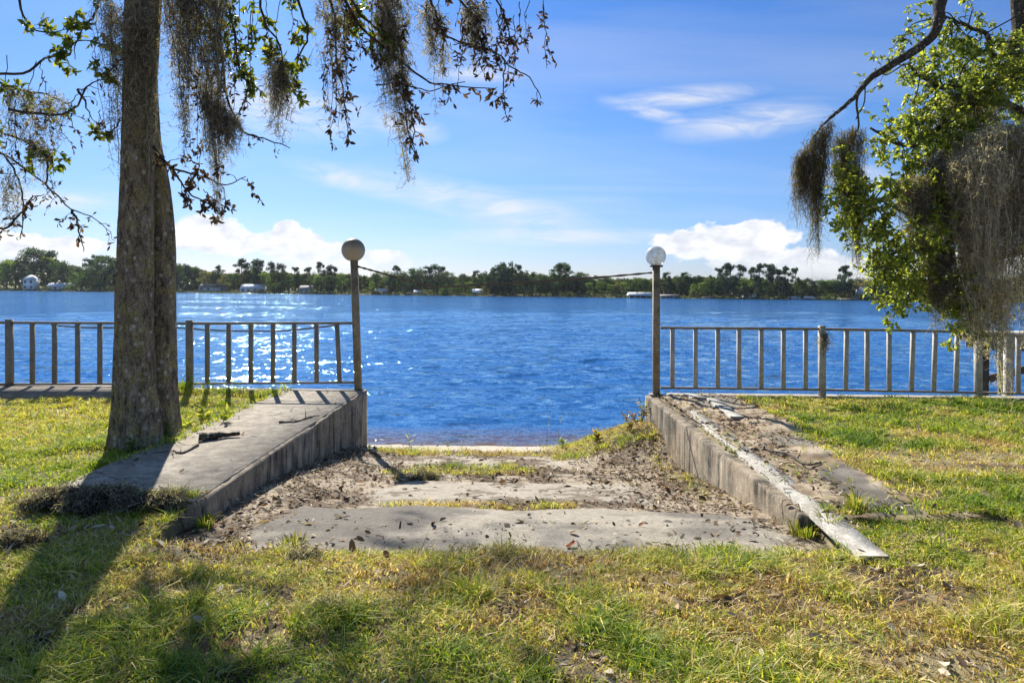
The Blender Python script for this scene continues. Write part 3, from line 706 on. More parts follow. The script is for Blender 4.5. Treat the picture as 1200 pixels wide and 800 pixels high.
def strands(mb, A, length, width, cols, curl=0.012, taper=1.0, pull=0.0, centre=None, k=14, rg=RG, lean=(0, 0, 0)):
    """thin curling ribbons that hang from the points A"""
    n = len(A); length = np.broadcast_to(length, (n,))
    t = np.linspace(0, 1, k)
    st = rg.normal(size=(n, k, 3))*curl; st[:, 0] = 0; st[..., 2] *= 0.5
    off = np.cumsum(st, 1)
    Z = -t[None]*length[:, None]
    p = A[:, None, :]+off
    p[..., 2] += Z
    p += np.asarray(lean)[None, None]*t[None, :, None]*length[:, None, None]
    if centre is not None:
        c = np.asarray(centre)
        f = pull*(t**1.3)[None, :, None]
        p[..., :2] = p[..., :2]*(1-f)+c[None, None, :2]*f
    s = unit(rg.normal(size=(n, 1, 3))*np.array([1, 1, 0.2]))+rg.normal(size=(n, k, 3))*0.5
    s = unit(s)*(width*(1-0.6*t*taper))[None, :, None]*0.5
    V = np.stack([p-s, p+s], 2).reshape(-1, 3)
    b = (np.arange(n)[:, None]*k+np.arange(k-1)[None]).reshape(-1, 1)*2
    Q = b+np.array([[0, 1, 3, 2]])
    mb.add(V, Q, None, np.repeat(palette(cols, [1]*len(cols), n, rg), k*2, 0))

def fuzz(mb, C0, n, rad, ln, width, cols, rg=RG, k=7, droop=0.6):
    """short curly threads springing from a set of points, mostly drooping"""
    idx = rg.integers(0, len(C0), n)
    A = C0[idx]+rg.normal(size=(n, 3))*rad
    ln = ln*rg.uniform(0.5, 1.4, (n, 1, 1))
    st = rg.normal(size=(n, k, 3))*ln/k*1.15; st[:, :, 2:] -= ln/k*droop; st[:, 0] = 0
    p = A[:, None]+np.cumsum(st, 1)
    s = unit(rg.normal(size=(n, 1, 3))+rg.normal(size=(n, k, 3))*0.4)*width*0.5*(1-0.5*np.linspace(0, 1, k))[None, :, None]
    V = np.stack([p-s, p+s], 2).reshape(-1, 3)
    b = (np.arange(n)[:, None]*k+np.arange(k-1)[None]).reshape(-1, 1)*2
    mb.add(V, b+np.array([[0, 1, 3, 2]]), None, np.repeat(palette(cols, [1]*len(cols), n, rg), k*2, 0))

def moss(name, label, line, D, ln, n, bottom=None, cols=MOSSC, group=None, w=0.0065, depth=0.12, pull=0.5, curl=0.012, fz=0.6, dd=0.0, amt=1.0, dr=0.6):
    """a beard of moss hanging from a line (pixels); ln = drop in pixels; bottom = pixel where it tapers to"""
    A0 = np.array([P(x, y, D) for x, y in spline([(a, b, 0) for a, b in line], 24)[:, :2]])
    org = A0.mean(0)
    idx = RG.uniform(0, 23, n); i = idx.astype(int); f = (idx-i)[:, None]; i2 = np.minimum(i+1, 23)
    A = A0[i]*(1-f)+A0[i2]*f
    ng = max(14, int(n*0.3)); idx = idx[:ng]; A = A[:ng]
    A = A+RG.normal(size=(ng, 3))*np.array([0.03, depth, 0.03])
    c = P(bottom[0], bottom[1], D+dd) if bottom else org
    edge = 1-np.abs(idx/23-0.5)*1.0
    # locks: each ends at its own length, so that the beard is ragged
    L = ln/800*D*np.clip(RG.beta(2.2, 1.6, ng)*edge*1.45, 0.12, 1.1)
    mb = MB()
    strands(mb, A, L, w*0.9, cols, curl*1.5, 0.5, pull, c)
    V = mb.v[-1].reshape(ng, 14, 2, 3)[:, :, 0].reshape(-1, 3)
    fuzz(mb, V, int(n*fz*8*amt), 0.018 if dr < 1 else 0.012, 0.10, w*0.75, cols, droop=dr)
    fuzz(mb, V, int(n*fz*4*amt), 0.010, 0.06, w*0.7, cols, droop=0.2)
    o = mb.build(name, M_MOSS, None, origin=org)
    tag(o, label, 'moss', group)
    return o

def limb(mb, pts, r0, r1, n=30, seg=8, wob=0.012, rough=0.1, C=None, seed=None):
    c = spline(pts, n)
    seed = seed if seed is not None else int(RG.integers(1e6))
    rg = np.random.default_rng(seed)
    j = np.cumsum(rg.normal(size=(n, 3))*wob, 0); j -= np.linspace(0, 1, n)[:, None]*j[-1]
    c = c+j
    r = np.linspace(r0, r1, n)**1.0
    mb.tube(c, r, seg, C, rough, seed)
    return c

def twigs(mb, lv, base, n, ln, r=0.004, droop=0.3, kids=2, leafs=None, rg=RG, out=None):
    """side twigs off a limb, each with leaves: leafs = (count, length, width, palette, weights)"""
    tips = []
    for _ in range(n):
        i = int(rg.integers(2, len(base))); a = base[i]
        t = unit(base[min(i+1, len(base)-1)]-base[i-1])
        d = unit(t*0.6+rg.normal(size=3)*0.75+np.array([0, 0, -droop])+(np.asarray(out) if out is not None else 0))
        L = ln*rg.uniform(0.5, 1.2); pts = [a]
        for s in range(4):
            d = unit(d+rg.normal(size=3)*0.28+np.array([0, 0, -droop*0.35])); pts.append(pts[-1]+d*L/4)
        c = spline(pts, 9); mb.tube(c, np.linspace(r, r*0.35, 9), 4)
        if leafs: put_leaves(lv, c, leafs, rg)
        for _k in range(kids):
            j = int(rg.integers(2, 8)); d2 = unit(d+rg.normal(size=3)*0.8); c2 = spline([c[j], c[j]+d2*L*0.2, c[j]+d2*L*0.38+np.array([0, 0, -0.1*L*droop])], 6)
            mb.tube(c2, np.linspace(r*0.6, r*0.25, 6), 3)
            if leafs: put_leaves(lv, c2, leafs, rg)
        tips.append(c)
    return tips
def put_leaves(lv, c, leafs, rg=RG):
    n, L, W, cols, wt = leafs
    n = max(0, int(n*rg.uniform(0.6, 1.4)+0.5))
    if n == 0: return
    i = np.clip((len(c)-1)*(rg.beta(2.2, 1, n)), 0, len(c)-1.001); k = i.astype(int); f = (i-k)[:, None]
    p = c[k]*(1-f)+c[k+1]*f
    t = unit(c[k+1]-c[k])
    d = unit(t*0.5+rg.normal(size=(n, 3))*0.7+np.array([0, 0, -0.25]))
    leaves(lv, p, d, L*rg.uniform(0.65, 1.2, n), W*rg.uniform(0.7, 1.15, n), palette(cols, wt, n, rg), rg=rg)

# ------------------------------------------------------------------ the oak with twin trunks
def trunk_mesh(pts, seg=110, rings=320, seed=1, flare=None, amp=0.085):
    """pts = (x, y, z, radius); knobbly bark surface"""
    c = spline(np.array(pts)[:, :3], rings); r = np.interp(np.linspace(0, 1, rings), np.linspace(0, 1, len(pts)), [p[3] for p in pts])
    ang = np.arange(seg)*2*math.pi/seg; V = []
    for i in range(rings):
        z = c[i, 2]
        k = 1+amp*2.2*(fbm(np.cos(ang)*1.1+seed, np.sin(ang)*1.1+z*0.9, 1.1, 3, seed)-0.5)*2+amp*(fbm(ang*0+np.cos(ang)*4+seed, np.sin(ang)*4+z*4, 1.4, 4, seed+1)-0.5)
        k = k+amp*0.55*(fbm(np.cos(ang)*11+seed, np.sin(ang)*11+z*9, 1.6, 4, seed+2)-0.5)-amp*0.9*ss(fbm(np.cos(ang)*5+seed+40, np.sin(ang)*5+z*2.2, 1.5, 4, seed+5), 0.58, 0.72)*0.6
        if flare is not None:
            h = max(0.0, 1-(z-c[0, 2])/flare[0]); lob = 0.5+0.5*np.cos(ang*flare[2]+flare[3])+0.25*np.cos(ang*2+1)
            k = k+flare[1]*h**2.2*(0.35+lob)
        rr = r[i]*k
        V.append(np.stack([c[i, 0]+np.cos(ang)*rr, c[i, 1]+np.sin(ang)*rr, np.full(seg, z)], 1))
    V = np.concatenate(V)
    i = np.arange(rings-1)[:, None]; j = np.arange(seg)[None]
    Q = np.stack([i*seg+j, i*seg+(j+1) % seg, (i+1)*seg+(j+1) % seg, (i+1)*seg+j], -1).reshape(-1, 4)
    return V, Q
def pr(px, py, D, wpx): return (*P(px, py, D), wpx/800*D/2)
OD = 6.15
oak = thing('oak_tree', 'large oak with twin lichen-spotted trunks growing beside the left ramp wall', 'tree', tuple(P(165, 522, OD)))
oo = np.array(oak.location)
mb = MB(); V, Q = trunk_mesh([pr(160,532,OD,56), pr(158,490,OD,52), pr(156,440,OD,44), pr(157,380,OD,40), pr(158,320,OD,39), pr(160,250,OD,37), pr(162,180,OD,36), pr(164,90,OD,36), pr(168,0,OD,39), (-3.35,6.2,4.6,0.17), (-3.3,6.3,5.4,0.15)], seed=4, flare=(0.5, 0.2, 5, 0.6))
mb.add(V-oo, Q); mb.build('trunk', M_BARK, oak, smooth=True)
mb = MB(); V, Q = trunk_mesh([pr(195,520,OD+0.28,33), pr(192,460,OD+0.28,30), pr(190,380,OD+0.28,29), pr(190,300,OD+0.28,29), pr(189,255,OD+0.28,27), pr(184,205,OD+0.28,24), pr(176,160,OD+0.3,22), pr(172,80,OD+0.35,22), pr(175,-20,OD+0.45,24), (-3.0,6.9,5.2,0.09)], seed=14, flare=(0.45, 0.16, 4, 2.0))
mb.add(V-oo, Q); mb.build('trunk', M_BARK, oak, smooth=True)
br = MB(); lv = MB(); dl = MB()
# main limbs above the picture
L1 = limb(br, [(-3.3,6.3,5.3),(-4.3,7.8,6.6),(-5.4,9.6,7.6),(-6.2,11.6,8.1),(-6.6,13.5,8.4),(-6.8,15.2,8.5)], 0.13, 0.03, 40)
L1c = limb(br, [(-6.2,11.6,8.1),(-5.7,13.0,8.3),(-5.0,14.4,8.5),(-4.4,15.2,8.4)], 0.05, 0.015, 24)
L1b = limb(br, [(-4.6,8.9,6.9),(-4.0,10.8,7.3),(-3.6,12.6,8.2)], 0.06, 0.015, 20)
L2 = limb(br, [(-3.3,6.3,4.7),(-2.4,6.2,4.9),(-1.6,5.8,4.7),(-0.8,5.5,4.35),(0.1,5.4,4.0)], 0.09, 0.02, 26)
L3 = limb(br, [(-3.35,6.2,5.0),(-4.4,6.2,5.2),(-5.4,6.2,4.9),(-6.2,6.2,4.4)], 0.08, 0.02, 26)
L4 = limb(br, [(-3.3,6.3,5.4),(-3.2,7,7),(-3.6,7.5,8.6)], 0.12, 0.03, 20)
L5 = limb(br, [(-3.3,6.25,5.0),(-3.0,5.6,5.6),(-2.2,4.9,6.4),(-1.2,4.4,7.0)], 0.08, 0.02, 20)
OAKG = [(0.10, 0.14, 0.02), (0.16, 0.19, 0.025), (0.055, 0.085, 0.02), (0.23, 0.23, 0.03)]
crown_leaf = (6, 0.08, 0.04, OAKG, [2, 1, 3, 0.5])
for Lb, n in ((L1[16:], 52), (L1c, 30), (L1b, 6), (L4, 16)):
    twigs(br, lv, Lb[8:], n, 1.15, 0.008, 0.0, 3, crown_leaf)
twigs(br, lv, L5[8:], 6, 0.8, 0.008, -0.2, 2, crown_leaf)
def wpoly(pts, D, r0=0.014, r1=0.004, n=22, wob=0.006, tb=br):
    return limb(tb, [P(x, y, D+dz) for (x, y, *q) in pts for dz in [q[0] if q else 0]], r0, r1, n, 6, wob, 0.15)
dead = (3.2, 0.06, 0.024, DEADS, [3, 3, 1.2, 2]); grn = (6, 0.07, 0.032, OAKG, [3, 3, 1, 2]); few = (1.2, 0.05, 0.02, DEADS, [1, 2, 1, 2])
# sprays that come in at the left edge
for pts, n, ln, lf in [
    ([(-60,120),(0,152),(30,165),(55,180),(58,190)], 9, 0.22, grn),
    ([(-60,150),(0,178),(35,200),(65,225),(85,245),(110,256),(130,272)], 10, 0.22, few),
    ([(40,168),(60,188),(58,215),(66,232)], 5, 0.16, few),
    ([(86,246),(92,262),(98,295)], 4, 0.12, dead),
    ([(-50,60),(0,95),(25,107),(55,113),(78,121),(92,110)], 9, 0.2, grn),
    ([(-10,86),(25,83),(45,68),(62,62),(80,62),(86,48),(104,46),(116,52)], 9, 0.2, grn),
    ([(10,128),(40,134),(72,136),(90,125),(102,105),(112,96),(140,88)], 10, 0.2, few),
    ([(28,-15),(26,12),(38,30),(58,37),(78,34)], 8, 0.22, grn),
    ([(-40,200),(0,180),(20,210),(28,245),(24,280)], 7, 0.2, few),
    ([(-40,240),(0,268),(22,252),(34,232),(52,228)], 6, 0.16, dead),
    ([(92,105),(100,125),(108,140)], 3, 0.1, few)]:
    c = wpoly(pts, 6.2+RG.uniform(-0.5, 0.5), 0.013, 0.0035)
    twigs(br, lv if lf is grn else dl, c, n, ln, 0.0035, 0.25, 2, lf)
# sprays around and right of the trunk
for pts, D, r0, n, ln, lf, tgt in [
    ([(250,-10),(262,90),(280,150),(310,164),(340,174)], 6.4, 0.016, 6, 0.12, few, dl),
    ([(178,170),(200,195),(225,203),(260,214),(288,207)], 6.1, 0.014, 10, 0.2, (5, 0.06, 0.028, DEADS, [3,3,1,2]), dl),
    ([(200,195),(225,225),(245,240),(262,255)], 6.1, 0.010, 6, 0.16, (5, 0.065, 0.03, DEADS, [3,3,1,2]), dl),
    ([(140,140),(130,150),(112,155),(100,158)], 6.0, 0.008, 3, 0.08, grn, lv),
    ([(150,60),(128,80),(120,92)], 6.0, 0.010, 4, 0.12, grn, lv),
    ([(120,-10),(105,20),(90,40),(88,70)], 6.3, 0.012, 6, 0.2, grn, lv),
    ([(340,-20),(355,15),(362,45),(350,75),(343,95)], 6.6, 0.016, 14, 0.22, grn, lv),
    ([(300,-20),(310,30),(330,60),(335,100)], 6.3, 0.014, 14, 0.24, grn, lv),
    ([(260,-20),(275,40),(285,85),(310,110)], 6.3, 0.014, 14, 0.24, grn, lv),
    ([(230,-20),(245,30),(262,70)], 6.4, 0.014, 10, 0.24, grn, lv),
    ([(375,-20),(390,20),(395,60),(402,110),(408,160)], 5.6, 0.012, 10, 0.2, dead, dl),
    ([(395,-20),(420,30),(460,65),(500,95),(530,98),(580,104)], 5.5, 0.014, 14, 0.18, dead, dl),
    ([(430,-20),(450,10),(462,45),(470,90),(476,150),(488,180)], 5.5, 0.014, 12, 0.16, dead, dl),
    ([(500,-20),(510,15),(520,40),(545,55),(575,60)], 5.5, 0.014, 12, 0.18, dead, dl),
    ([(520,-20),(540,5),(560,30),(568,60),(560,80)], 5.5, 0.012, 10, 0.18, dead, dl),
    ([(560,-30),(585,5),(596,30),(598,50)], 5.5, 0.010, 6, 0.14, dead, dl),
    ([(540,50),(580,62),(600,80),(620,92),(634,116)], 5.5, 0.008, 7, 0.14, (4, 0.05, 0.02, DEADS, [2,3,1,2]), dl),
    ([(590,70),(592,95),(590,120),(592,134)], 5.5, 0.006, 5, 0.1, (4, 0.045, 0.018, DEADS, [2,3,1,2]), dl),
    ([(405,-10),(432,30),(452,40),(462,44)], 5.5, 0.012, 10, 0.2, grn, lv),
    ([(395,-20),(408,10),(415,30)], 6.6, 0.012, 12, 0.2, grn, lv),
    ([(250,250),(247,235),(238,222)], 6.1, 0.006, 4, 0.12, dead, dl),
    ([(440,100),(470,100),(505,104),(545,96)], 5.5, 0.006, 5, 0.14, dead, dl),
    ([(480,180),(485,150),(480,120),(470,90)], 5.5, 0.006, 8, 0.12, dead, dl)]:
    c = wpoly(pts, D, r0, 0.0035)
    twigs(br, tgt, c, n, ln, 0.0035, 0.5 if tgt is dl else 0.2, 2, lf)
# thin strings of dead leaves and lichen dangling under the limbs
for q in range(58):
    x0 = RG.uniform(215, 640) if q < 44 else RG.uniform(-10, 120)
    yb = float(np.interp(x0, [-10, 60, 120, 215, 260, 300, 340, 400, 440, 480, 520, 560, 600, 640], [250, 200, 150, 210, 240, 150, 110, 190, 130, 180, 110, 100, 110, 100]))
    y0 = RG.uniform(-30, 25) if q < 44 else RG.uniform(60, 150)
    y1 = y0+(yb-y0)*RG.uniform(0.35, 1.0); D = RG.uniform(6.0, 6.6) if x0 < 330 else RG.uniform(5.3, 5.8)
    c = wpoly([(x0, y0), (x0+RG.normal()*4, (y0+y1)/2), (x0+RG.normal()*9+3, y1)], D, 0.004, 0.002, 16, 0.01)
    put_leaves(dl, c[2:], ((y1-y0)/6.5, 0.05, 0.02, DEADS, [3, 3, 1, 2]))
    if RG.uniform() < 0.6: twigs(br, dl, c, 3, 0.12, 0.002, 0.6, 1, (3, 0.05, 0.02, DEADS, [3, 3, 1, 2]))
for nm, m_, x in (('branches', M_BARK2, br), ('foliage', M_LEAF, lv), ('dead_leaves', M_DEAD, dl)):
    o = x.build(nm, m_, oak); o.location = tuple(-oo)

g = 'moss beards hanging in the twin-trunk oak'
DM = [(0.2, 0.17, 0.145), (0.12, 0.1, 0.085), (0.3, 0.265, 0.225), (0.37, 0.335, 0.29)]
for lab, line, D, ln, n, bot, pull in [
    ('grey-brown moss beard clinging to the front of the tall oak trunk', [(150,25),(165,10),(182,25)], 5.93, 190, 230, (165,200), 0.2),
    ('dark ragged moss down the left side of the oak trunk', [(112,-15),(125,0),(140,20)], 6.0, 190, 110, (142,185), 0.75),
    ('thick dark moss curtain just right of the trunk at the picture top', [(185,-20),(203,-20),(222,-20)], 6.0, 200, 190, (222,190), 0.85),
    ('longest brown moss curtain slanting right of the oak trunk', [(205,-20),(235,-20),(262,-15)], 6.1, 250, 360, (258,175), 0.9),
    ('ragged moss wisp trailing below the oak moss curtains', [(235,110),(255,125),(275,140)], 6.1, 55, 160, (268,170), 0.4),
    ('pale moss tuft hanging right of the oak curtains below green leaves', [(322,68),(330,75),(338,80)], 6.3, 72, 130, (322,150), 0.5),
    ('thin moss wisp above the frosted lamp post', [(380,-10),(388,0),(396,-5)], 5.6, 165, 60, (405,180), 0.5),
    ('long dark moss rope hanging in clear sky right of the frosted lamp', [(440,-20),(450,-15),(458,-20)], 5.5, 200, 190, (482,175), 0.9),
    ('second dark moss rope beside the longest one against the sky', [(438,15),(447,20),(452,20)], 5.5, 120, 70, (458,125), 0.7),
    ('shaggy moss and dead leaf bunch hanging mid sky between the lamps', [(500,5),(508,15),(516,20)], 5.5, 100, 60, (512,110), 0.5),
    ('sparse moss thread near the rightmost tip of the oak branch', [(545,0),(556,10),(566,15)], 5.5, 80, 60, (560,90), 0.4),
    ('small moss tuft on the drooping twigs at the left picture edge', [(0,95),(15,105),(30,108)], 6.2, 75, 36, (12,160), 0.3),
    ('moss scraps on the middle twig left of the oak trunk', [(45,110),(58,115),(72,125)], 6.2, 50, 30, (58,150), 0.3),
    ('moss scraps on the lowest twigs at the left picture edge', [(5,200),(14,205),(20,210)], 6.2, 60, 24, (14,250), 0.3),
    ('small shaggy moss knot on the long twig left of the oak trunk', [(30,150),(42,160),(52,175)], 6.2, 40, 26, (45,200), 0.3)]:
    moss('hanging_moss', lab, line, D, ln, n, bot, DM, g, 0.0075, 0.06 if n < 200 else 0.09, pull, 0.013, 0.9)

# ------------------------------------------------------------------ the leafy oak at the right edge
rt = thing('oak_tree', 'leafy green oak at the right picture edge hung with grey moss over the railing', 'tree', (8.6, 8.4, 0))
ro = np.array(rt.location)
mb = MB(); V, Q = trunk_mesh([(8.6,8.4,-0.1,0.34),(8.55,8.4,1.0,0.27),(8.3,8.4,2.4,0.24),(7.4,8.5,3.9,0.2),(6.75,8.5,5.0,0.15),(6.4,8.6,6.5,0.12)], seed=22, flare=(0.7, 0.4, 5, 0.2))
mb.add(V-ro, Q); mb.build('trunk', M_BARK, rt, smooth=True)
mb = MB(); tp = P(1190,0,8.6)
V, Q = trunk_mesh([(8.0,8.5,3.2,0.14),(*P(1200,80,8.6),0.10),(*P(1196,30,8.6),0.095),(*P(1193,-20,8.6),0.09),(*P(1186,-120,8.6),0.07)], seg=24, rings=40, seed=31)
mb.add(V-ro, Q); mb.build('trunk', M_BARK2, rt, smooth=True)
br = MB(); lv = MB()
bare = limb(br, [P(1250,-150,8.2), P(1150,-60,7.9), P(1108,-8,7.7), P(1101,22,7.6), P(1093,42,7.6), P(1070,60,7.6), P(1040,78,7.5), P(1018,92,7.5), P(1003,108,7.5), P(990,122,7.4), P(972,139,7.4)], 0.075, 0.016, 60, 10, 0.004, 0.18)
limb(br, [(7.7,8.5,3.6), P(1280,-90,8.3), P(1250,-150,8.2)], 0.1, 0.075, 12)
limb(br, [P(1004,106,7.5), P(1003,125,7.5), P(1005,146,7.5), P(1001,160,7.5)], 0.014, 0.009, 14, 7, 0.003)
limb(br, [P(1013,98,7.5), P(1013,115,7.5), P(1009,126,7.5), P(1003,140,7.5)], 0.008, 0.006, 12, 6, 0.003)
limb(br, [P(972,139,7.4), P(958,155,7.4), P(945,175,7.4)], 0.013, 0.005, 12, 6, 0.003)
twigs(br, None, bare[25:], 16, 0.12, 0.004, 0.3, 1, None)
heads = [[(7.9,8.4,3.0), P(1150,110,8.0), P(1095,95,7.8), P(1060,75,7.7)],
         [(8.1,8.4,2.7), P(1140,150,7.9), P(1080,170,7.7), P(1020,150,7.5)],
         [(8.3,8.4,2.3), P(1150,190,7.8), P(1090,215,7.6), P(1040,235,7.4), P(1000,240,7.3)],
         [(8.4,8.4,2.1), P(1170,230,7.8), P(1110,270,7.6), P(1060,290,7.5), P(1025,310,7.4)],
         [(8.4,8.4,2.0), P(1180,260,7.9), P(1130,310,7.7), P(1090,335,7.5), P(1075,350,7.4)],
         [(8.4,8.4,1.9), P(1180,300,7.9), P(1150,335,7.7), P(1130,365,7.5)],
         [(7.9,8.4,3.2), P(1180,90,8.2), P(1150,40,8.1), P(1110,20,8.0)],
         [(7.9,8.4,3.4), P(1230,60,8.6), P(1260,-40,8.8), P(1320,-120,8.8)],
         [(7.9,8.4,3.0), P(1260,120,8.0), P(1330,60,7.6), P(1420,0,7.4)],
         [(8.0,8.4,2.6), P(1240,180,9.4), P(1200,140,9.9), P(1150,90,10.2)]]
RTG = [(0.19, 0.24, 0.045), (0.3, 0.34, 0.06), (0.44, 0.46, 0.09), (0.11, 0.15, 0.03)]
rl = (6.5, 0.055, 0.029, RTG, [3, 3, 1.6, 2])
mains = []
for h in heads: mains.append(limb(br, h, 0.055, 0.012, 30, 7, 0.01))
def spray(px, py, D, lf, n, ln=0.3):
    a = P(px, py, D)
    best = min((c for M_ in mains for c in M_[6:]), key=lambda c: np.linalg.norm(c-a)+max(0, a[2]-c[2]-0.1)*0.2)
    mid = best*0.5+a*0.5+RG.normal(size=3)*0.05
    c = spline([best, mid, a], 12); br.tube(c, np.linspace(0.009, 0.004, 12), 5)
    twigs(br, lv, c[5:], n, ln, 0.003, 0.15, 2, lf)
# crown: by region of the photograph (centre, radii, sprays, depth range)
for cx, cy, rx_, ry_, n, d0, d1, k in [
    (1115,45,55,38,26,7.7,8.4,4), (1075,95,48,34,26,7.4,8.2,4), (1150,80,50,45,36,7.4,8.5,5), (1080,140,50,32,20,7.2,8.0,4),
    (1130,150,60,50,44,7.3,8.6,5), (1060,190,48,32,20,7.1,7.9,5), (1045,245,58,36,42,7.0,7.8,5), (1110,240,55,55,40,7.2,8.2,5),
    (1180,120,50,70,40,7.6,9.0,5), (1070,300,42,34,34,7.0,7.6,5), (1110,330,42,42,36,7.1,7.8,5), (1055,335,34,16,12,7.0,7.5,4),
    (1132,372,18,18,12,7.1,7.5,4), (978,238,20,10,6,7.0,7.4,3), (1000,268,16,10,6,7.0,7.4,3), (1000,205,26,22,10,7.0,7.5,4), (1035,282,22,22,10,7.0,7.4,4), (1042,360,14,10,5,7.0,7.3,3),
    (1330,60,110,120,60,7.0,9.5,5), (1300,200,90,70,40,7.0,9.5,5), (1180,110,70,60,24,9.0,10.4,5), (1200,220,60,60,24,8.6,9.6,5)]:
    for _ in range(int(n*0.7)):
        a = RG.uniform(0, 6.28); r = math.sqrt(RG.uniform(0, 1))*RG.uniform(0.85, 1.15)
        spray(cx+rx_*r*math.cos(a), cy+ry_*r*math.sin(a), RG.uniform(d0, d1), rl, k, 0.26)
for nm, m_, x in (('branches', M_BARK2, br), ('foliage', M_LEAF, lv)):
    o = x.build(nm, m_, rt); o.location = tuple(-ro)
g = 'moss beards hanging in the leafy oak at the right'
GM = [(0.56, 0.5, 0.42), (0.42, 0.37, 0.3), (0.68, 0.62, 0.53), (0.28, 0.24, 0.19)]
for lab, line, D, ln, n, bot, pull, cols in [
    ('largest grey moss curtain hanging at the right edge over the railing', [(1130,165),(1165,155),(1200,160)], 7.3, 225, 1500, (1165,385), 0.3, GM),
    ('grey moss curtain cut by the right picture edge, drooping low', [(1180,150),(1210,150),(1240,160)], 7.2, 225, 700, (1205,385), 0.3, GM),
    ('front moss beard brightest in sun left of the largest curtain', [(1120,190),(1140,180),(1160,190)], 7.1, 200, 800, (1150,395), 0.5, GM),
    ('narrow brown moss rope dangling in front of the right railing', [(1132,330),(1140,330),(1148,335)], 7.0, 80, 40, (1142,410), 0.4, GM),
    ('longest thin moss rope reaching down to the bottom rail at right', [(1165,330),(1172,335),(1180,335)], 7.0, 140, 80, (1184,462), 0.7, GM),
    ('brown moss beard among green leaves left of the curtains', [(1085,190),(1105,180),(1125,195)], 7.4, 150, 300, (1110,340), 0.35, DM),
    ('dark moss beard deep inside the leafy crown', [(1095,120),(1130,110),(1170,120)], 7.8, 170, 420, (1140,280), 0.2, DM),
    ('small brown moss beard low in the leaves above the railing', [(1090,300),(1105,295),(1118,300)], 7.3, 80, 220, (1108,375), 0.3, DM),
    ('grey moss tuft in the middle of the green leaves', [(1060,215),(1072,210),(1085,220)], 7.2, 80, 180, (1072,290), 0.3, DM)]:
    moss('hanging_moss', lab, line, D, ln, n, bot, cols, g, 0.007, 0.16 if n > 400 else 0.05, pull, 0.013, 1.1)
g = 'moss beards on the bare limb in the sky'
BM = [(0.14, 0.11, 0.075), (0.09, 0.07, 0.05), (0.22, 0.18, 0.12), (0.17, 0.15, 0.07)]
for lab, line, D, ln, n, bot, pull in [
    ('bushy outermost moss tuft at the tip of the bare limb', [(935,180),(942,182),(950,172)], 7.4, 58, 190, (934,225), 0.3),
    ('long moss beard straight below the bare limb end', [(945,168),(960,152),(972,140)], 7.4, 115, 330, (955,240), 0.5),
    ('thin moss strands trailing from the beard toward open sky', [(944,200),(950,205),(955,205)], 7.4, 75, 60, (964,262), 0.6),
    ('darker moss beard on the second twig of the bare limb', [(978,168),(992,155),(1010,150)], 7.5, 105, 330, (996,230), 0.4),
    ('drooping moss column beneath the dark beard beside the leaves', [(990,200),(1000,195),(1008,200)], 7.5, 110, 260, (1008,300), 0.8)]:
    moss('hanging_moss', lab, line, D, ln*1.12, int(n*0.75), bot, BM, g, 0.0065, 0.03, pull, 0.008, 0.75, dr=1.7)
moss('hanging_moss', 'tiny moss scrap caught on the right railing by its tall middle post', [(964,390),(967,391),(970,390)], 9.36, 24, 40, (967,410), DM, None, 0.006, 0.01, 0.2, 0.008, 0.8)
# ------------------------------------------------------------------ lawn
def surf_z(x, y):
    x = np.asarray(x, float); y = np.asarray(y, float)
    z = lawn_z(x, y)
    inside = (x > XL) & (x < XR) & (y > 3.78)
    z = np.where(inside, ramp_z(x, y)+0.004, z)
    z = np.where((x > -3.1) & (x < XL) & (y > 4.36), 0.035, z)
    z = np.where((x > XR) & (x < XR+0.3) & (y > 4.36) & (y < 9.45), 0.0, z)
    z = np.where((x > 2.02) & (x < 3.12) & (y > 4.3) & (y < 9.3), 0.012+0.03*ss(fbm(x, y, 3, 4, 123), 0.4, 0.7), z)
    z = np.where((x < -5.0) & (y > 8.62), 0.045, z)
    return z
def lawn_mask(x, y):
    n = fbm(x, y, 1.7, 4, 60)-0.5; m = fbm(x, y, 6, 3, 61)-0.5
    w = n*0.45+m*0.16
    edge = 3.86+0.05*np.abs(x+0.3)-0.10*ss(x, 0.7, 1.9)+0.25*ss(-x, 0.9, 1.9)*0
    g = 1-ss(y+w*0.7, edge-0.06, edge+0.1)*((x > XL-0.05) & (x < XR+0.1))           # ramp mouth
    slab = ss(x+w*0.6, -3.12, -3.0)*(x < XL+0.02)*ss(y+w*0.7+0.1*ss(-x,2.3,3.1), 4.46, 4.6)*(y < 9.6)
    g = g*(1-slab)
    path = ss(x+w*0.5, XR+0.0, XR+0.1)*(1-ss(x+w*0.9-(y-4.3)*0.065, 2.62, 2.85))*ss(y+w*0.5+0.25*(x-2.3), 4.3, 4.5)
    g = g*(1-path*0.985)
    g = g*(1-(x < -4.9+w)*ss(y, 8.5, 8.62))*(1-ss(y+w*0.3, 9.25, 9.4))
    dry = ss(np.exp(-((x-3.9)/1.3)**2-((y-5.9)/0.55)**2)+n*0.5, 0.35, 0.7)
    g = g*(1-0.6*dry)
    thin = ss(fbm(x, y, 3.8, 4, 62), 0.56, 0.68)
    g = g*(1-0.75*thin*(y < 5.2))
    return np.clip(g, 0, 1), dry, thin
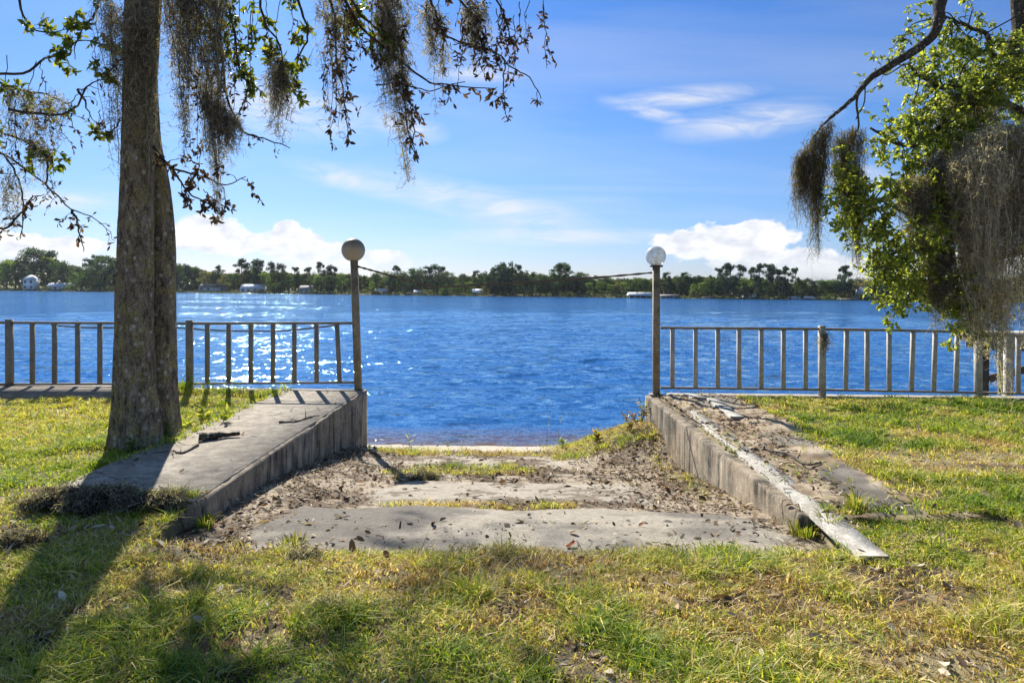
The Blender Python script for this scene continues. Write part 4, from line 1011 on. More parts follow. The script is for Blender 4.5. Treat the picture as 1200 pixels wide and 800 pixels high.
def grass_field(n_try, y0, y1, hgt, wid, seed, xf=1.0, mask=None):
    rg = np.random.default_rng(seed)
    # clumps: most blades spring in small tufts
    y = rg.uniform(y0, y1, n_try); hw = 0.80*y*xf+0.3; x = rg.uniform(-1, 1, n_try)*hw
    nc = n_try//30
    cx = rg.uniform(-1, 1, nc)*(0.8*y1*xf+0.3); cy = rg.uniform(y0, y1, nc)
    nh = int(n_try*0.68)
    k = rg.integers(0, nc, nh)
    off = rg.normal(size=(nh, 2))*0.026
    x[:nh] = cx[k]+off[:, 0]; y[:nh] = cy[k]+off[:, 1]
    lean = rg.normal(size=(n_try, 2))*0.6; lean[:nh] += off*18
    ok = np.abs(x) < 0.80*y*xf+0.3
    g, dry, thin = lawn_mask(x, y)
    if mask is not None: g = mask(x, y)
    keep = ok & (rg.uniform(0, 1, n_try) < g) & (np.hypot(x+3.33, (y-6.2)) > 0.24) & (np.hypot(x+3.15, y-6.45) > 0.14)
    x, y, lean, dry, thin = x[keep], y[keep], lean[keep], dry[keep], thin[keep]; n = len(x)
    big = fbm(x, y, 0.9, 3, 63); med = fbm(x, y, 4.2, 3, 64); tall = ss(fbm(x, y, 3.1, 3, 65), 0.5, 0.72)
    h = hgt*rg.uniform(0.45, 1.25, n)*(0.75+0.9*tall)*(1-0.35*dry)
    far = ss(y, 8.9, 9.3)*((x < -3.0) & (x > -4.6)); h = h*(1+1.9*far)
    lefts = ss(-x, 2.4, 3.2)*ss(y, 4.3, 5.0)
    rights = ss(x, 2.7, 3.4)*ss(y, 4.6, 5.4)
    # species and how dry each blade is
    pal = np.array([(0.12, 0.2, 0.03), (0.24, 0.33, 0.04), (0.42, 0.44, 0.06), (0.56, 0.47, 0.17), (0.66, 0.54, 0.31), (0.34, 0.22, 0.11)])
    f = rg.uniform(0, 1, n)+(big-0.5)*1.3+(med-0.5)*0.9
    f = f+0.13+0.5*dry+0.3*thin-0.18*rights-0.02*lefts-0.3*tall-0.3*far
    ci = np.digitize(f, [0.12, 0.38, 0.66, 0.86, 1.08])
    sel = lefts > 0.5; ci = np.where(sel & (ci >= 4) & (rg.uniform(0, 1, n) < 0.75), 2, ci); ci = np.where(sel & (ci == 0), 1, ci)
    C = pal[ci]*rg.uniform(0.8, 1.2, (n, 1))
    base = np.stack([x, y, surf_z(x, y)-0.004], 1)
    az = rg.uniform(0, 6.28, n); sd = np.stack([np.cos(az), np.sin(az), 0*az], 1)
    w = wid*rg.uniform(0.6, 1.3, n)[:, None]
    ln = np.concatenate([lean, np.zeros((n, 1))], 1)*h[:, None]*1.05
    up = np.array([0, 0, 1.0])
    m = base+ln*0.35+up*(h*0.55)[:, None]; tip = base+ln*1.25+up*(h*rg.uniform(0.6, 1.0, n))[:, None]
    V = np.stack([base-sd*w/2, base+sd*w/2, m+sd*w*0.42, m-sd*w*0.42, tip], 1).reshape(-1, 3)
    k = np.arange(n)[:, None]*5
    return V, k+np.array([[0, 1, 2, 3]]), k+np.array([[3, 2, 4]]), np.repeat(C, 5, 0)
for lo, hi, nt, hg, wd, sd_ in [(2.0, 3.3, 74000, 0.05, 0.0064, 1), (3.3, 4.6, 90000, 0.052, 0.0072, 4), (4.6, 6.8, 120000, 0.056, 0.0085, 2), (6.8, 9.5, 115000, 0.056, 0.0105, 3)]:
    mb = MB(); mb.add(*grass_field(nt, lo, hi, hg, wd, sd_)); tag(mb.build('grass', M_GRASS), kind='stuff')
def rampgrass(x, y):
    g = ramp_masks(x, y)[4]; return g*((x > XL+0.05) & (x < XR-0.03) & (y < 10.0))
mb = MB(); mb.add(*grass_field(90000, 4.6, 10.2, 0.055, 0.006, 9, 0.3, rampgrass)); tag(mb.build('grass', M_GRASS), kind='stuff')

# dry leaves, bark crumbs and twigs washed together
def litter(n, xs, ys, dens, L, cols, wts, seed, name='leaf_litter'):
    rg = np.random.default_rng(seed)
    x = rg.uniform(*xs, n); y = rg.uniform(*ys, n)
    k = rg.uniform(0, 1, n) < dens(x, y); x, y = x[k], y[k]; n = len(x)
    p = np.stack([x, y, surf_z(x, y)+rg.uniform(0.002, 0.014, n)], 1)
    az = rg.uniform(0, 6.28, n); d = np.stack([np.cos(az), np.sin(az), rg.normal(size=n)*0.25], 1)
    d = unit(d); nm = unit(np.array([0, 0, 1.0])+rg.normal(size=(n, 3))*0.4); sd = unit(np.cross(d, nm)); nm = np.cross(sd, d)
    Ls = (L*np.clip(np.exp(rg.normal(size=n)*0.55-0.25), 0.25, 2.4))[:, None]; W = Ls*rg.uniform(0.12, 0.6, (n, 1)); cur = Ls*rg.uniform(-0.2, 0.35, (n, 1))
    V = np.stack([p, p+d*Ls*0.35+sd*W*0.5+nm*W*0.25, p+d*Ls*0.75+sd*W*0.38+nm*(W*0.2+cur*0.5), p+d*Ls+nm*cur, p+d*Ls*0.75-sd*W*0.38+nm*(W*0.2+cur*0.5), p+d*Ls*0.35-sd*W*0.5+nm*W*0.25], 1).reshape(-1, 3)
    q = np.arange(n)[:, None]*6
    mb = MB(); mb.add(V, np.concatenate([q+np.array([[0, 1, 2, 3]]), q+np.array([[0, 3, 4, 5]])]), None, np.repeat(palette(cols, wts, n, rg), 6, 0))
    tag(mb.build(name, M_LITTER), kind='stuff')
LC = [(0.17, 0.11, 0.065), (0.09, 0.06, 0.04), (0.34, 0.26, 0.17), (0.5, 0.43, 0.33), (0.25, 0.12, 0.05)]
def d_ramp(x, y):
    s1, s2, s3, s4, gr = ramp_masks(x, y); md = fbm(x, y, 3.2, 4, 42)
    d = ss(md*0.6+fbm(x, y, 14, 3, 41)*0.4, 0.4, 0.55)*(1-0.97*s1)*(1-0.85*s2)*(1-0.8*s3)*(1-0.93*s4)
    d = np.maximum(d, ss(-x, 0.9, 1.95)*(1-s1)*(y < 8.5)); d = np.maximum(d, ss(x, 0.5, 1.3)*(1-s1*0.98)*(y > 4.9)*(y < 8.8))
    return d*(y > 3.9)*(y < 9.9)+0.004
litter(30000, (XL+0.01, XR-0.01), (3.9, 10.0), d_ramp, 0.032, LC, [4, 4, 3, 1.6, 0.6], 71)
litter(13000, (-3.6, 3.6), (2.1, 4.6), lambda x, y: 0.25+0.75*lawn_mask(x, y)[2]+0.4*(1-lawn_mask(x, y)[0])*((y < 3.85) | (np.abs(x) > 1.95)), 0.036, LC, [2, 2, 3, 3, 0.8], 72)
litter(5200, (1.95, 3.15), (4.3, 9.3), lambda x, y: 0.9*ss(fbm(x, y, 2.0, 4, 74)+0.12*(x < 2.5), 0.45, 0.6), 0.036, LC, [4, 4, 3, 1.2, 0.5], 73)
litter(1500, (-3.2, -2.02), (4.4, 9.4), lambda x, y: 0.05+0.95*ss(-x+0.3*(fbm(x, y, 2, 3, 80)-0.5), 2.9, 3.15)+0.8*(y < 4.7), 0.03, LC, [3, 3, 2, 2, 0.5], 75)
litter(2600, (2.9, 7.5), (4.6, 9.3), lambda x, y: 0.1+0.8*lawn_mask(x, y)[1], 0.035, LC, [2, 2, 4, 1, 0.3], 76)
litter(1300, (-7.5, -3.0), (4.3, 9.2), lambda x, y: 0.15+0*x, 0.035, LC, [2, 2, 3, 2, 0.5], 77)

# ------------------------------------------------------------------ loose things near the camera
def G(px, py, dz=0.0):
    """point of the ground seen at a pixel"""
    lo, hi = 2.0, 12.0
    for _ in range(40):
        D = (lo+hi)/2; p = P(px, py, D)
        if p[2] > float(surf_z(p[0], p[1]))+dz: lo = D
        else: hi = D
    p = P(px, py, (lo+hi)/2); p[2] = float(surf_z(p[0], p[1]))+dz; return p
for px, py, L, c, lab in [
    (669, 639, 0.085, (0.3, 0.09, 0.035), 'rust-red leaf lying at the near edge of the ramp concrete'),
    (102, 661, 0.075, (0.32, 0.13, 0.05), 'orange-brown leaf in the grass below the left walkway corner'),
    (116, 754, 0.10, (0.3, 0.12, 0.04), 'largest brown leaf in the grass at the lower left'),
    (679, 722, 0.05, (0.6, 0.56, 0.5), 'small whitish leaf in the lawn below the middle of the ramp'),
    (539, 662, 0.05, (0.55, 0.52, 0.5), 'pale grey leaf in the dark grass tuft in front of the ramp'),
    (768, 636, 0.04, (0.12, 0.05, 0.03), 'dark curled leaf on the ramp edge right of the rust-red one'),
    (620, 604, 0.05, (0.07, 0.05, 0.035), 'blackish curled leaf alone on the dark ramp slab'),
    (1078, 663, 0.05, (0.6, 0.55, 0.46), 'whitish leaf in the grass just past the board end'),
    (405, 606, 0.05, (0.06, 0.045, 0.035), 'dark leaf on the ramp near the left wall foot')]:
    p = G(px, py, 0.02); mb = MB(); rg = np.random.default_rng(int(px))
    n = 7; t = np.linspace(0, 1, n); wv = L*0.26*np.sin(np.pi*np.clip(t*0.95+0.05, 0, 1))**0.8
    V = []
    for k_ in range(n):
        zc = L*0.22*(t[k_]-0.5)**2*2
        for sgn in (-1, -0.5, 0, 0.5, 1): V.append((L*(t[k_]-0.5), sgn*wv[k_]*(1+0.12*rg.normal()), zc+abs(sgn)*L*0.10))
    Q = [(a*5+b, a*5+b+1, a*5+b+6, a*5+b+5) for a in range(n-1) for b in range(4)]
    mb.add(V, Q, None, np.array(c)); mb.tube([(-L*0.5, 0, L*0.1), (-L*0.72, 0.003, L*0.06), (-L*0.85, 0, L*0.0)], 0.0018, 4, c)
    o = mb.build('fallen_leaf', M_LITTER); o.location = tuple(p); o.rotation_euler = (rg.uniform(-0.3, 0.3), rg.uniform(-0.3, 0.3), rg.uniform(0, 6.28))
    tag(o, lab, 'leaf', 'single fallen leaves')
def stick(pts, r, lab, m=M_TWIG, kids=0, name='fallen_stick', dz=0.012):
    q = [G(x, y, dz) for x, y in pts]; mb = MB(); rg = np.random.default_rng(int(pts[0][0]))
    c = limb(mb, q, r, r*0.5, 24, 8, 0.003, 0.35)
    for _ in range(kids):
        i = int(rg.integers(4, 22)); d = unit(np.array([rg.normal(), rg.normal(), 0.25])); mb.tube([c[i], c[i]+d*0.06, c[i]+d*0.13+np.array([0, 0, 0.01])], [r*0.5, r*0.4, r*0.2], 5)
    tag(mb.build(name, m), lab, 'stick', 'fallen sticks')
stick([(233, 512), (250, 510), (266, 508), (281, 507)], 0.036, 'thick rotten log piece at the grassy edge of the left walkway', M_BARK2, 0, 'fallen_stick', 0.035)
stick([(327, 494), (345, 493), (358, 489), (374, 487)], 0.012, 'thin forked twig lying across the far left walkway', M_TWIG, 4)
stick([(893, 523), (905, 530), (925, 534), (944, 546), (962, 541)], 0.012, 'dark crooked branch in the debris right of the white board', M_TWIG, 5)
stick([(232, 520), (215, 529), (203, 528), (180, 530)], 0.01, 'short twig by the foot of the oak trunk', M_TWIG, 3)
stick([(205, 592), (222, 594), (236, 603)], 0.008, 'pale twig on the near end of the left walkway', M_WOODP, 2)
# heaps of fallen moss
def heap(px, py, rx_, ry_, h, n, lab, cols=DM):
    p = G(px, py, 0.0); rg = np.random.default_rng(px)
    a = rg.uniform(0, 6.28, n); r = np.sqrt(rg.uniform(0, 1, n))
    C0 = np.stack([r*np.cos(a)*rx_, r*np.sin(a)*ry_, h*(1-r**2)*rg.uniform(0, 1, n)], 1)
    kp = fbm(C0[:, 0]*9+px, C0[:, 1]*9+7, 1, 3, 8)-0.22*np.hypot(C0[:, 0]/rx_, C0[:, 1]/ry_) > 0.33; C0 = C0[kp]
    lob = 0.6+0.8*fbm(C0[:, 0]*5+px, C0[:, 1]*5, 1, 3, 5); C0[:, 2] *= lob
    mb = MB(); fuzz(mb, C0, n, 0.008, 0.07, 0.005, cols, rg, 7, 0.05)
    V = mb.v[-1]; V[:, 2] = np.maximum(V[:, 2], -0.03)
    o = mb.build('moss_heap', M_MOSS); o.location = tuple(p); tag(o, lab, 'moss heap', 'heaps of fallen moss')
HM = [(0.3, 0.27, 0.22), (0.12, 0.1, 0.08), (0.42, 0.39, 0.33), (0.06, 0.05, 0.04)]
heap(130, 596, 0.40, 0.15, 0.075, 5200, 'big dark heap of fallen moss over the near end of the left walkway', HM)
heap(75, 590, 0.26, 0.16, 0.07, 3000, 'flat grey moss heap at the corner of the left walkway in the grass', HM)
heap(205, 590, 0.15, 0.07, 0.05, 1300, 'small grey moss heap beside the near corner edge of the left wall', HM)
heap(20, 640, 0.16, 0.1, 0.05, 1300, 'grey moss heap in the grass at the far lower left', HM)
heap(352, 655, 0.10, 0.06, 0.035, 800, 'dark moss clump in the grass in front of the left wall corner', HM)
heap(388, 715, 0.08, 0.05, 0.03, 600, 'dark moss clump lower in the grass left of centre', HM)
heap(548, 658, 0.07, 0.05, 0.03, 600, 'dark moss clump in the grass just before the ramp concrete', HM)
heap(488, 560, 0.22, 0.12, 0.05, 1500, 'flat dark debris heap on the ramp standing in for the frosted lamp shadow', HM)  # debris, plus a dark stand-in for the globe's cast shadow
# small plants
def plant(px, py, n, L, W, h, cols, lab, name='weed_plant', up=0.6):
    p = G(px, py, 0.0); rg = np.random.default_rng(px); st = MB(); lf = MB()
    r = thing(name, lab, 'plant', tuple(p))
    for k_ in range(max(2, n//5)):
        a = rg.uniform(0, 6.28); d = np.array([math.cos(a)*0.35, math.sin(a)*0.35, 1.0])*h*rg.uniform(0.5, 1.1)
        c = spline([np.zeros(3), d*0.5+rg.normal(size=3)*0.01, d], 8); st.tube(c, np.linspace(0.003, 0.0012, 8), 4, (0.1, 0.12, 0.03))
        m_ = 5; i = rg.integers(1, 8, m_); dd = unit(np.stack([rg.normal(size=m_), rg.normal(size=m_), np.full(m_, up)], 1))
        leaves(lf, c[i], dd, L*rg.uniform(0.6, 1.2, m_), W, palette(cols, [1]*len(cols), m_, rg), 0.2, rg)
    st.build('stem', M_GRASS, r); lf.build('leaves', M_LEAF, r)
YG = [(0.3, 0.33, 0.05), (0.2, 0.26, 0.04), (0.4, 0.4, 0.09)]
DG = [(0.06, 0.11, 0.02), (0.1, 0.15, 0.03)]
plant(240, 492, 26, 0.11, 0.035, 0.13, YG, 'yellow-green broad-leaf weed right of the oak beside the left walkway')
plant(262, 494, 20, 0.10, 0.03, 0.10, YG, 'second yellow-green weed next to the log piece on the walkway edge')
plant(222, 502, 18, 0.10, 0.03, 0.09, YG, 'yellow-green weed closest to the right side of the oak trunk')
plant(155, 530, 22, 0.08, 0.02, 0.10, DG, 'green weed growing at the front foot of the oak trunk')
plant(190, 518, 30, 0.12, 0.012, 0.17, DG, 'grassy weed growing between the twin oak trunks')
def tuft(px, py, n, h, rad, lab, cols=None):
    p = G(px, py, -0.01); rg = np.random.default_rng(px+py); mb = MB(); cols = cols or [(0.16, 0.22, 0.03), (0.28, 0.3, 0.05), (0.45, 0.38, 0.15)]
    a = rg.uniform(0, 6.28, n); r = np.sqrt(rg.uniform(0, 1, n))*rad; b = np.stack([r*np.cos(a), r*np.sin(a), 0*a], 1)
    out = np.stack([np.cos(a), np.sin(a), 0*a], 1)*rg.uniform(0.1, 0.9, (n, 1)); hh = h*rg.uniform(0.4, 1.1, (n, 1)); up = np.array([0, 0, 1.0]); sd = np.stack([-np.sin(a), np.cos(a), 0*a], 1)*0.004
    m1 = b+out*hh*0.3+up*hh*0.55; tp_ = b+out*hh*0.95+up*hh*rg.uniform(0.55, 0.95, (n, 1))
    V = np.stack([b-sd, b+sd, m1+sd*0.8, m1-sd*0.8, tp_], 1).reshape(-1, 3); k = np.arange(n)[:, None]*5
    mb.add(V, k+np.array([[0, 1, 2, 3]]), k+np.array([[3, 2, 4]]), np.repeat(palette(cols, [1]*len(cols), n, rg), 5, 0))
    o = mb.build('grass_tuft', M_GRASS); o.location = tuple(p); tag(o, lab, 'grass tuft')
tuft(1003, 600, 130, 0.17, 0.06, 'tall grass tuft right of the whitish strip near its end')
tuft(942, 612, 160, 0.13, 0.08, 'grass tuft at the near end of the right ramp wall')
tuft(972, 618, 120, 0.12, 0.06, 'grass tuft leaning over the left edge of the whitish strip')
tuft(240, 618, 90, 0.12, 0.06, 'grass tuft at the near corner of the left ramp wall')
tuft(155, 608, 120, 0.12, 0.08, 'shaded grass tuft below the big moss heap')
tuft(345, 640, 90, 0.09, 0.07, 'low grass tuft beside the ramp gravel below the left wall')
plant(700, 520, 30, 0.10, 0.03, 0.16, [(0.2, 0.2, 0.05), (0.28, 0.16, 0.06), (0.12, 0.16, 0.03)], 'brownish weed clump on the bank at the water side of the ramp')
plant(738, 505, 44, 0.10, 0.02, 0.26, [(0.26, 0.15, 0.07), (0.2, 0.18, 0.05), (0.3, 0.22, 0.1)], 'reddish-brown weed bush against the far end of the right wall')
plant(752, 495, 44, 0.10, 0.02, 0.28, [(0.22, 0.12, 0.06), (0.3, 0.22, 0.1), (0.17, 0.2, 0.04)], 'dry red-brown weed touching the right wall near the water')
plant(660, 525, 22, 0.09, 0.02, 0.12, [(0.2, 0.22, 0.05), (0.12, 0.16, 0.03)], 'low green weed at the waterline between the reed stalks and the bank')
plant(480, 524, 12, 0.10, 0.008, 0.16, YG, 'thin grassy sprig standing at the waterline by the left wall')
plant(432, 530, 14, 0.07, 0.01, 0.1, DG, 'small green sprig at the foot of the left wall far end')
for px, py, h, lab in [(641, 520, 0.55, 'tallest thin reed stalk standing at the water edge'), (654, 518, 0.42, 'shorter reed stalk right of the tallest one at the water edge')]:
    p = G(px, py); mb = MB(); c = spline([(0, 0, 0), (0.01, 0, h*0.5), (0.04, 0, h)], 14); mb.tube(c, np.linspace(0.0035, 0.0015, 14), 5, (0.3, 0.26, 0.12))
    leaves(mb, c[5:], np.tile([0.3, 0, 1.0], (9, 1))+RG.normal(size=(9, 3))*0.3, 0.06, 0.007, palette(YG, [1, 1, 1], 9), 0.1)
    o = mb.build('reed_stalk', M_GRASS); o.location = tuple(p); tag(o, lab, 'reed')

# ------------------------------------------------------------------ dock beyond the right railing
dk = thing('wooden_dock', 'weathered wooden dock with braced dark posts behind the right end of the railing', 'dock', (7.55, 11.2, WATER))
do = np.array(dk.location)
def dpart(nm, m_, bs):
    mb = MB()
    for b in bs:
        if len(b) == 2: mb.box(*b)
        else: mb.beam(*b)
    o = mb.build(nm, m_, dk); o.location = tuple(-do)
ZT = 0.80
dpart('deck', M_WOODP, [((7.88+0.145*i, 10.99, ZT-0.04), (7.88+0.145*i+0.135, 12.0, ZT+0.002*(i % 3))) for i in range(42)])
dpart('fascia_board', M_WOODP, [((7.84, 10.94, ZT-0.17), (14.2, 10.985, ZT-0.005))])
dpart('fascia_board', M_WOOD, [((7.84, 10.99, ZT-0.17), (7.875, 12.0, ZT-0.005))])
dpart('stringer', M_WOOD, [((7.9, 11.2, ZT-0.28), (14.2, 11.26, ZT-0.045))])
dpart('stringer', M_WOOD, [((7.9, 11.8, ZT-0.28), (14.2, 11.86, ZT-0.045))])
for x in (7.86, 9.7, 11.9, 13.9):
    dpart('post', M_WOODP if x < 8 else M_WOOD, [((x, 10.82, -2.5), (x+0.11, 10.935, ZT+0.03))])
    dpart('post', M_WOOD, [((x+0.33, 11.87, -2.5), (x+0.45, 11.98, ZT-0.045))])
dpart('brace', M_WOOD, [((8.3, 11.92, -0.05), (10.0, 11.92, 0.42), 0.05, 0.13)])
dpart('brace', M_WOOD, [((8.3, 11.75, 0.66), (10.0, 11.75, 0.22), 0.05, 0.12)])
dpart('brace', M_WOOD, [((10.1, 11.92, 0.42), (11.9, 11.92, -0.05), 0.05, 0.13)])
# ---- PART THREE
# ------------------------------------------------------------------ far shore
def shore_pt(px, off):
    D = 330.0
    for _ in range(12): D = float(shore_y((px-600)/800*D))+off
    x = (px-600)/800*D
    return x, D, float(far_z(np.array(x), np.array(D)))
def blob(mb, c, r, n, s, cols, rg, shell=0.45):
    """leaf masses filling an ellipsoid unevenly"""
    d = unit(rg.normal(size=(n, 3))); rr = rg.uniform(0, 1, (n, 1))**shell
    k = 0.75+0.5*fbm(d[:, 0]*2.3+c[0]*3+9, d[:, 2]*2.3+c[2]*3+d[:, 1]*1.7, 1.0, 3, int(rg.integers(99)))[:, None]
    p = np.asarray(c)+d*rr*k*np.asarray(r)
    u = unit(rg.normal(size=(n, 3))); v = unit(np.cross(u, rg.normal(size=(n, 3))))
    sz = s*rg.uniform(0.5, 1.3, (n, 1))
    V = np.stack([p-u*sz*0.6, p+v*sz*0.42, p+u*sz*0.6, p-v*sz*0.42], 1).reshape(-1, 3)
    V += np.repeat(unit(np.cross(u, v))*sz*0.12, 4, 0)*np.tile([[1], [-1], [1], [-1]], (n, 1))
    q = np.arange(n)[:, None]*4+np.arange(4)[None]
    mb.add(V, q, None, np.repeat(palette(cols, [1]*len(cols), n, rg), 4, 0))
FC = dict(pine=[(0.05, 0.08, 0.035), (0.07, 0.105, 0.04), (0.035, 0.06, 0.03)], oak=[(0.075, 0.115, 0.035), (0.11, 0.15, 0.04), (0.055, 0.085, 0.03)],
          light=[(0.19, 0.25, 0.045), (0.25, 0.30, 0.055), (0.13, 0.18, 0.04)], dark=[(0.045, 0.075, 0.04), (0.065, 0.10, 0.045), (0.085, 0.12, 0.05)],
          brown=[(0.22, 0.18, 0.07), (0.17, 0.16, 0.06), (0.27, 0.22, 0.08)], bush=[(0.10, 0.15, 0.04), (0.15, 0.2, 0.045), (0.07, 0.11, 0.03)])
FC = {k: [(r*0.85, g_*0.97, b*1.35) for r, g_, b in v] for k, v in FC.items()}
def proto(kind, seed):
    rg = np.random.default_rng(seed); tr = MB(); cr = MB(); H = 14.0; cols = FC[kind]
    if kind == 'pine':
        c = spline([(0, 0, -0.5), (rg.normal()*0.3, 0, H*0.5), (rg.normal()*0.5, rg.normal()*0.5, H*0.93)], 14)
        tr.tube(c, np.linspace(0.32, 0.1, 14), 7)
        for k in range(11):
            z = H*rg.uniform(0.52, 0.96); a = rg.uniform(0, 6.28); R_ = 2.6*(1.05-abs(z/H-0.72)*1.6)*rg.uniform(0.4, 1.1)
            e = np.array([math.cos(a)*R_, math.sin(a)*R_, z+0.4]); b = c[int(13*min(1, z/H/0.95))]
            tr.tube([b-np.array([0, 0, 0.5]), e*0.6+b*0.4-np.array([0, 0, 0.2]), e], [0.09, 0.06, 0.03], 4)
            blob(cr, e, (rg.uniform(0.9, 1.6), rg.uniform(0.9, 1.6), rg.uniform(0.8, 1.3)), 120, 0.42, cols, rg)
        blob(cr, (c[-1][0], c[-1][1], H*0.95), (1.2, 1.2, 0.8), 110, 0.42, cols, rg)
    elif kind in ('oak', 'light', 'brown'):
        c = spline([(0, 0, -0.5), (0.1, 0, H*0.2), (rg.normal()*0.4, 0, H*0.6)], 10); tr.tube(c, np.linspace(0.5, 0.2, 10), 7)
        n = 15 if kind == 'oak' else 11; sp = 0.42 if kind == 'oak' else 0.33
        for k in range(n):
            a = rg.uniform(0, 6.28); z = H*rg.uniform(0.28, 0.86); R_ = H*sp*math.sqrt(max(0.05, 1-((z/H-0.48)/0.46)**2))*rg.uniform(0.2, 1.0)
            e = np.array([math.cos(a)*R_, math.sin(a)*R_, z]); tr.tube([c[5], e*0.5+c[7]*0.5, e], [0.16, 0.09, 0.04], 4)
            q = rg.uniform(1.4, 2.7); blob(cr, e, (q, q, q*0.72), int(95*q/1.6), 0.5, cols, rg)
        blob(cr, (0, 0, H*0.82), (2.2, 2.2, 1.9), 190, 0.5, cols, rg)
    elif kind == 'dark':
        c = spline([(0, 0, -0.5), (0.1, 0, H*0.5), (0, 0, H*0.85)], 10); tr.tube(c, np.linspace(0.45, 0.12, 10), 7)
        for k in range(22):
            a = rg.uniform(0, 6.28); z = H*rg.uniform(0.06, 0.93); R_ = H*0.24*math.sqrt(max(0.08, 1-((z/H-0.4)/0.6)**2))*rg.uniform(0.3, 1)
            e = (math.cos(a)*R_, math.sin(a)*R_, z); q = rg.uniform(1.0, 1.9); blob(cr, e, (q*0.9, q*0.9, q*1.15), 95, 0.5, cols, rg)
    else:
        H = 6.0; tr.tube([(0, 0, -0.4), (0, 0, 2), (0.2, 0, 3.4)], [0.2, 0.14, 0.06], 6)
        for k in range(9):
            a = rg.uniform(0, 6.28); R_ = rg.uniform(0.3, 2.3); e = (math.cos(a)*R_, math.sin(a)*R_, rg.uniform(0.9, 4.3)); blob(cr, e, (1.5, 1.5, 1.3), 90, 0.42, cols, rg)
        H = 5.6
    z = np.concatenate([v[:, 2] for v in cr.v]); H = float(np.percentile(z, 99.3))
    r = bpy.data.objects.new('%s_tree' % {'pine': 'pine', 'oak': 'oak', 'light': 'leafy', 'dark': 'cypress', 'brown': 'brown', 'bush': 'shore'}[kind], None); COL.objects.link(r)
    a = tr.build('trunk', M_FTRUNK, r); b = cr.build('crown', M_FAR, r)
    return dict(root=r, kids=[a, b], H=H, used=False)
PR = {k: [proto(k, sd*7+i) for i in range(3 if k in ('pine', 'oak', 'dark') else 2)] for sd, k in enumerate(('pine', 'oak', 'light', 'dark', 'brown', 'bush'))}
WORD = dict(pine='thin tall pine', oak='broad green oak', light='bright yellow-green tree', dark='dark blue-green cypress', brown='brownish spring tree', bush='low shore bush')
ORD = ['first', 'second', 'third', 'fourth', 'fifth', 'sixth', 'seventh', 'eighth', 'ninth', 'tenth', 'eleventh', 'twelfth', 'thirteenth', 'fourteenth', 'fifteenth', 'sixteenth']
SEG = [(-200, 170, 'left of the big oak trunks'), (170, 414, 'between the oak trunks and frosted lamp'), (414, 600, 'right of the frosted lamp, left half of the gap'),
       (600, 769, 'left of the clear lamp, right half of the gap'), (769, 905, 'right of the clear lamp, near the boathouse'), (905, 1012, 'left of the blue A-frame house'), (1012, 1500, 'right of the A-frame house')]
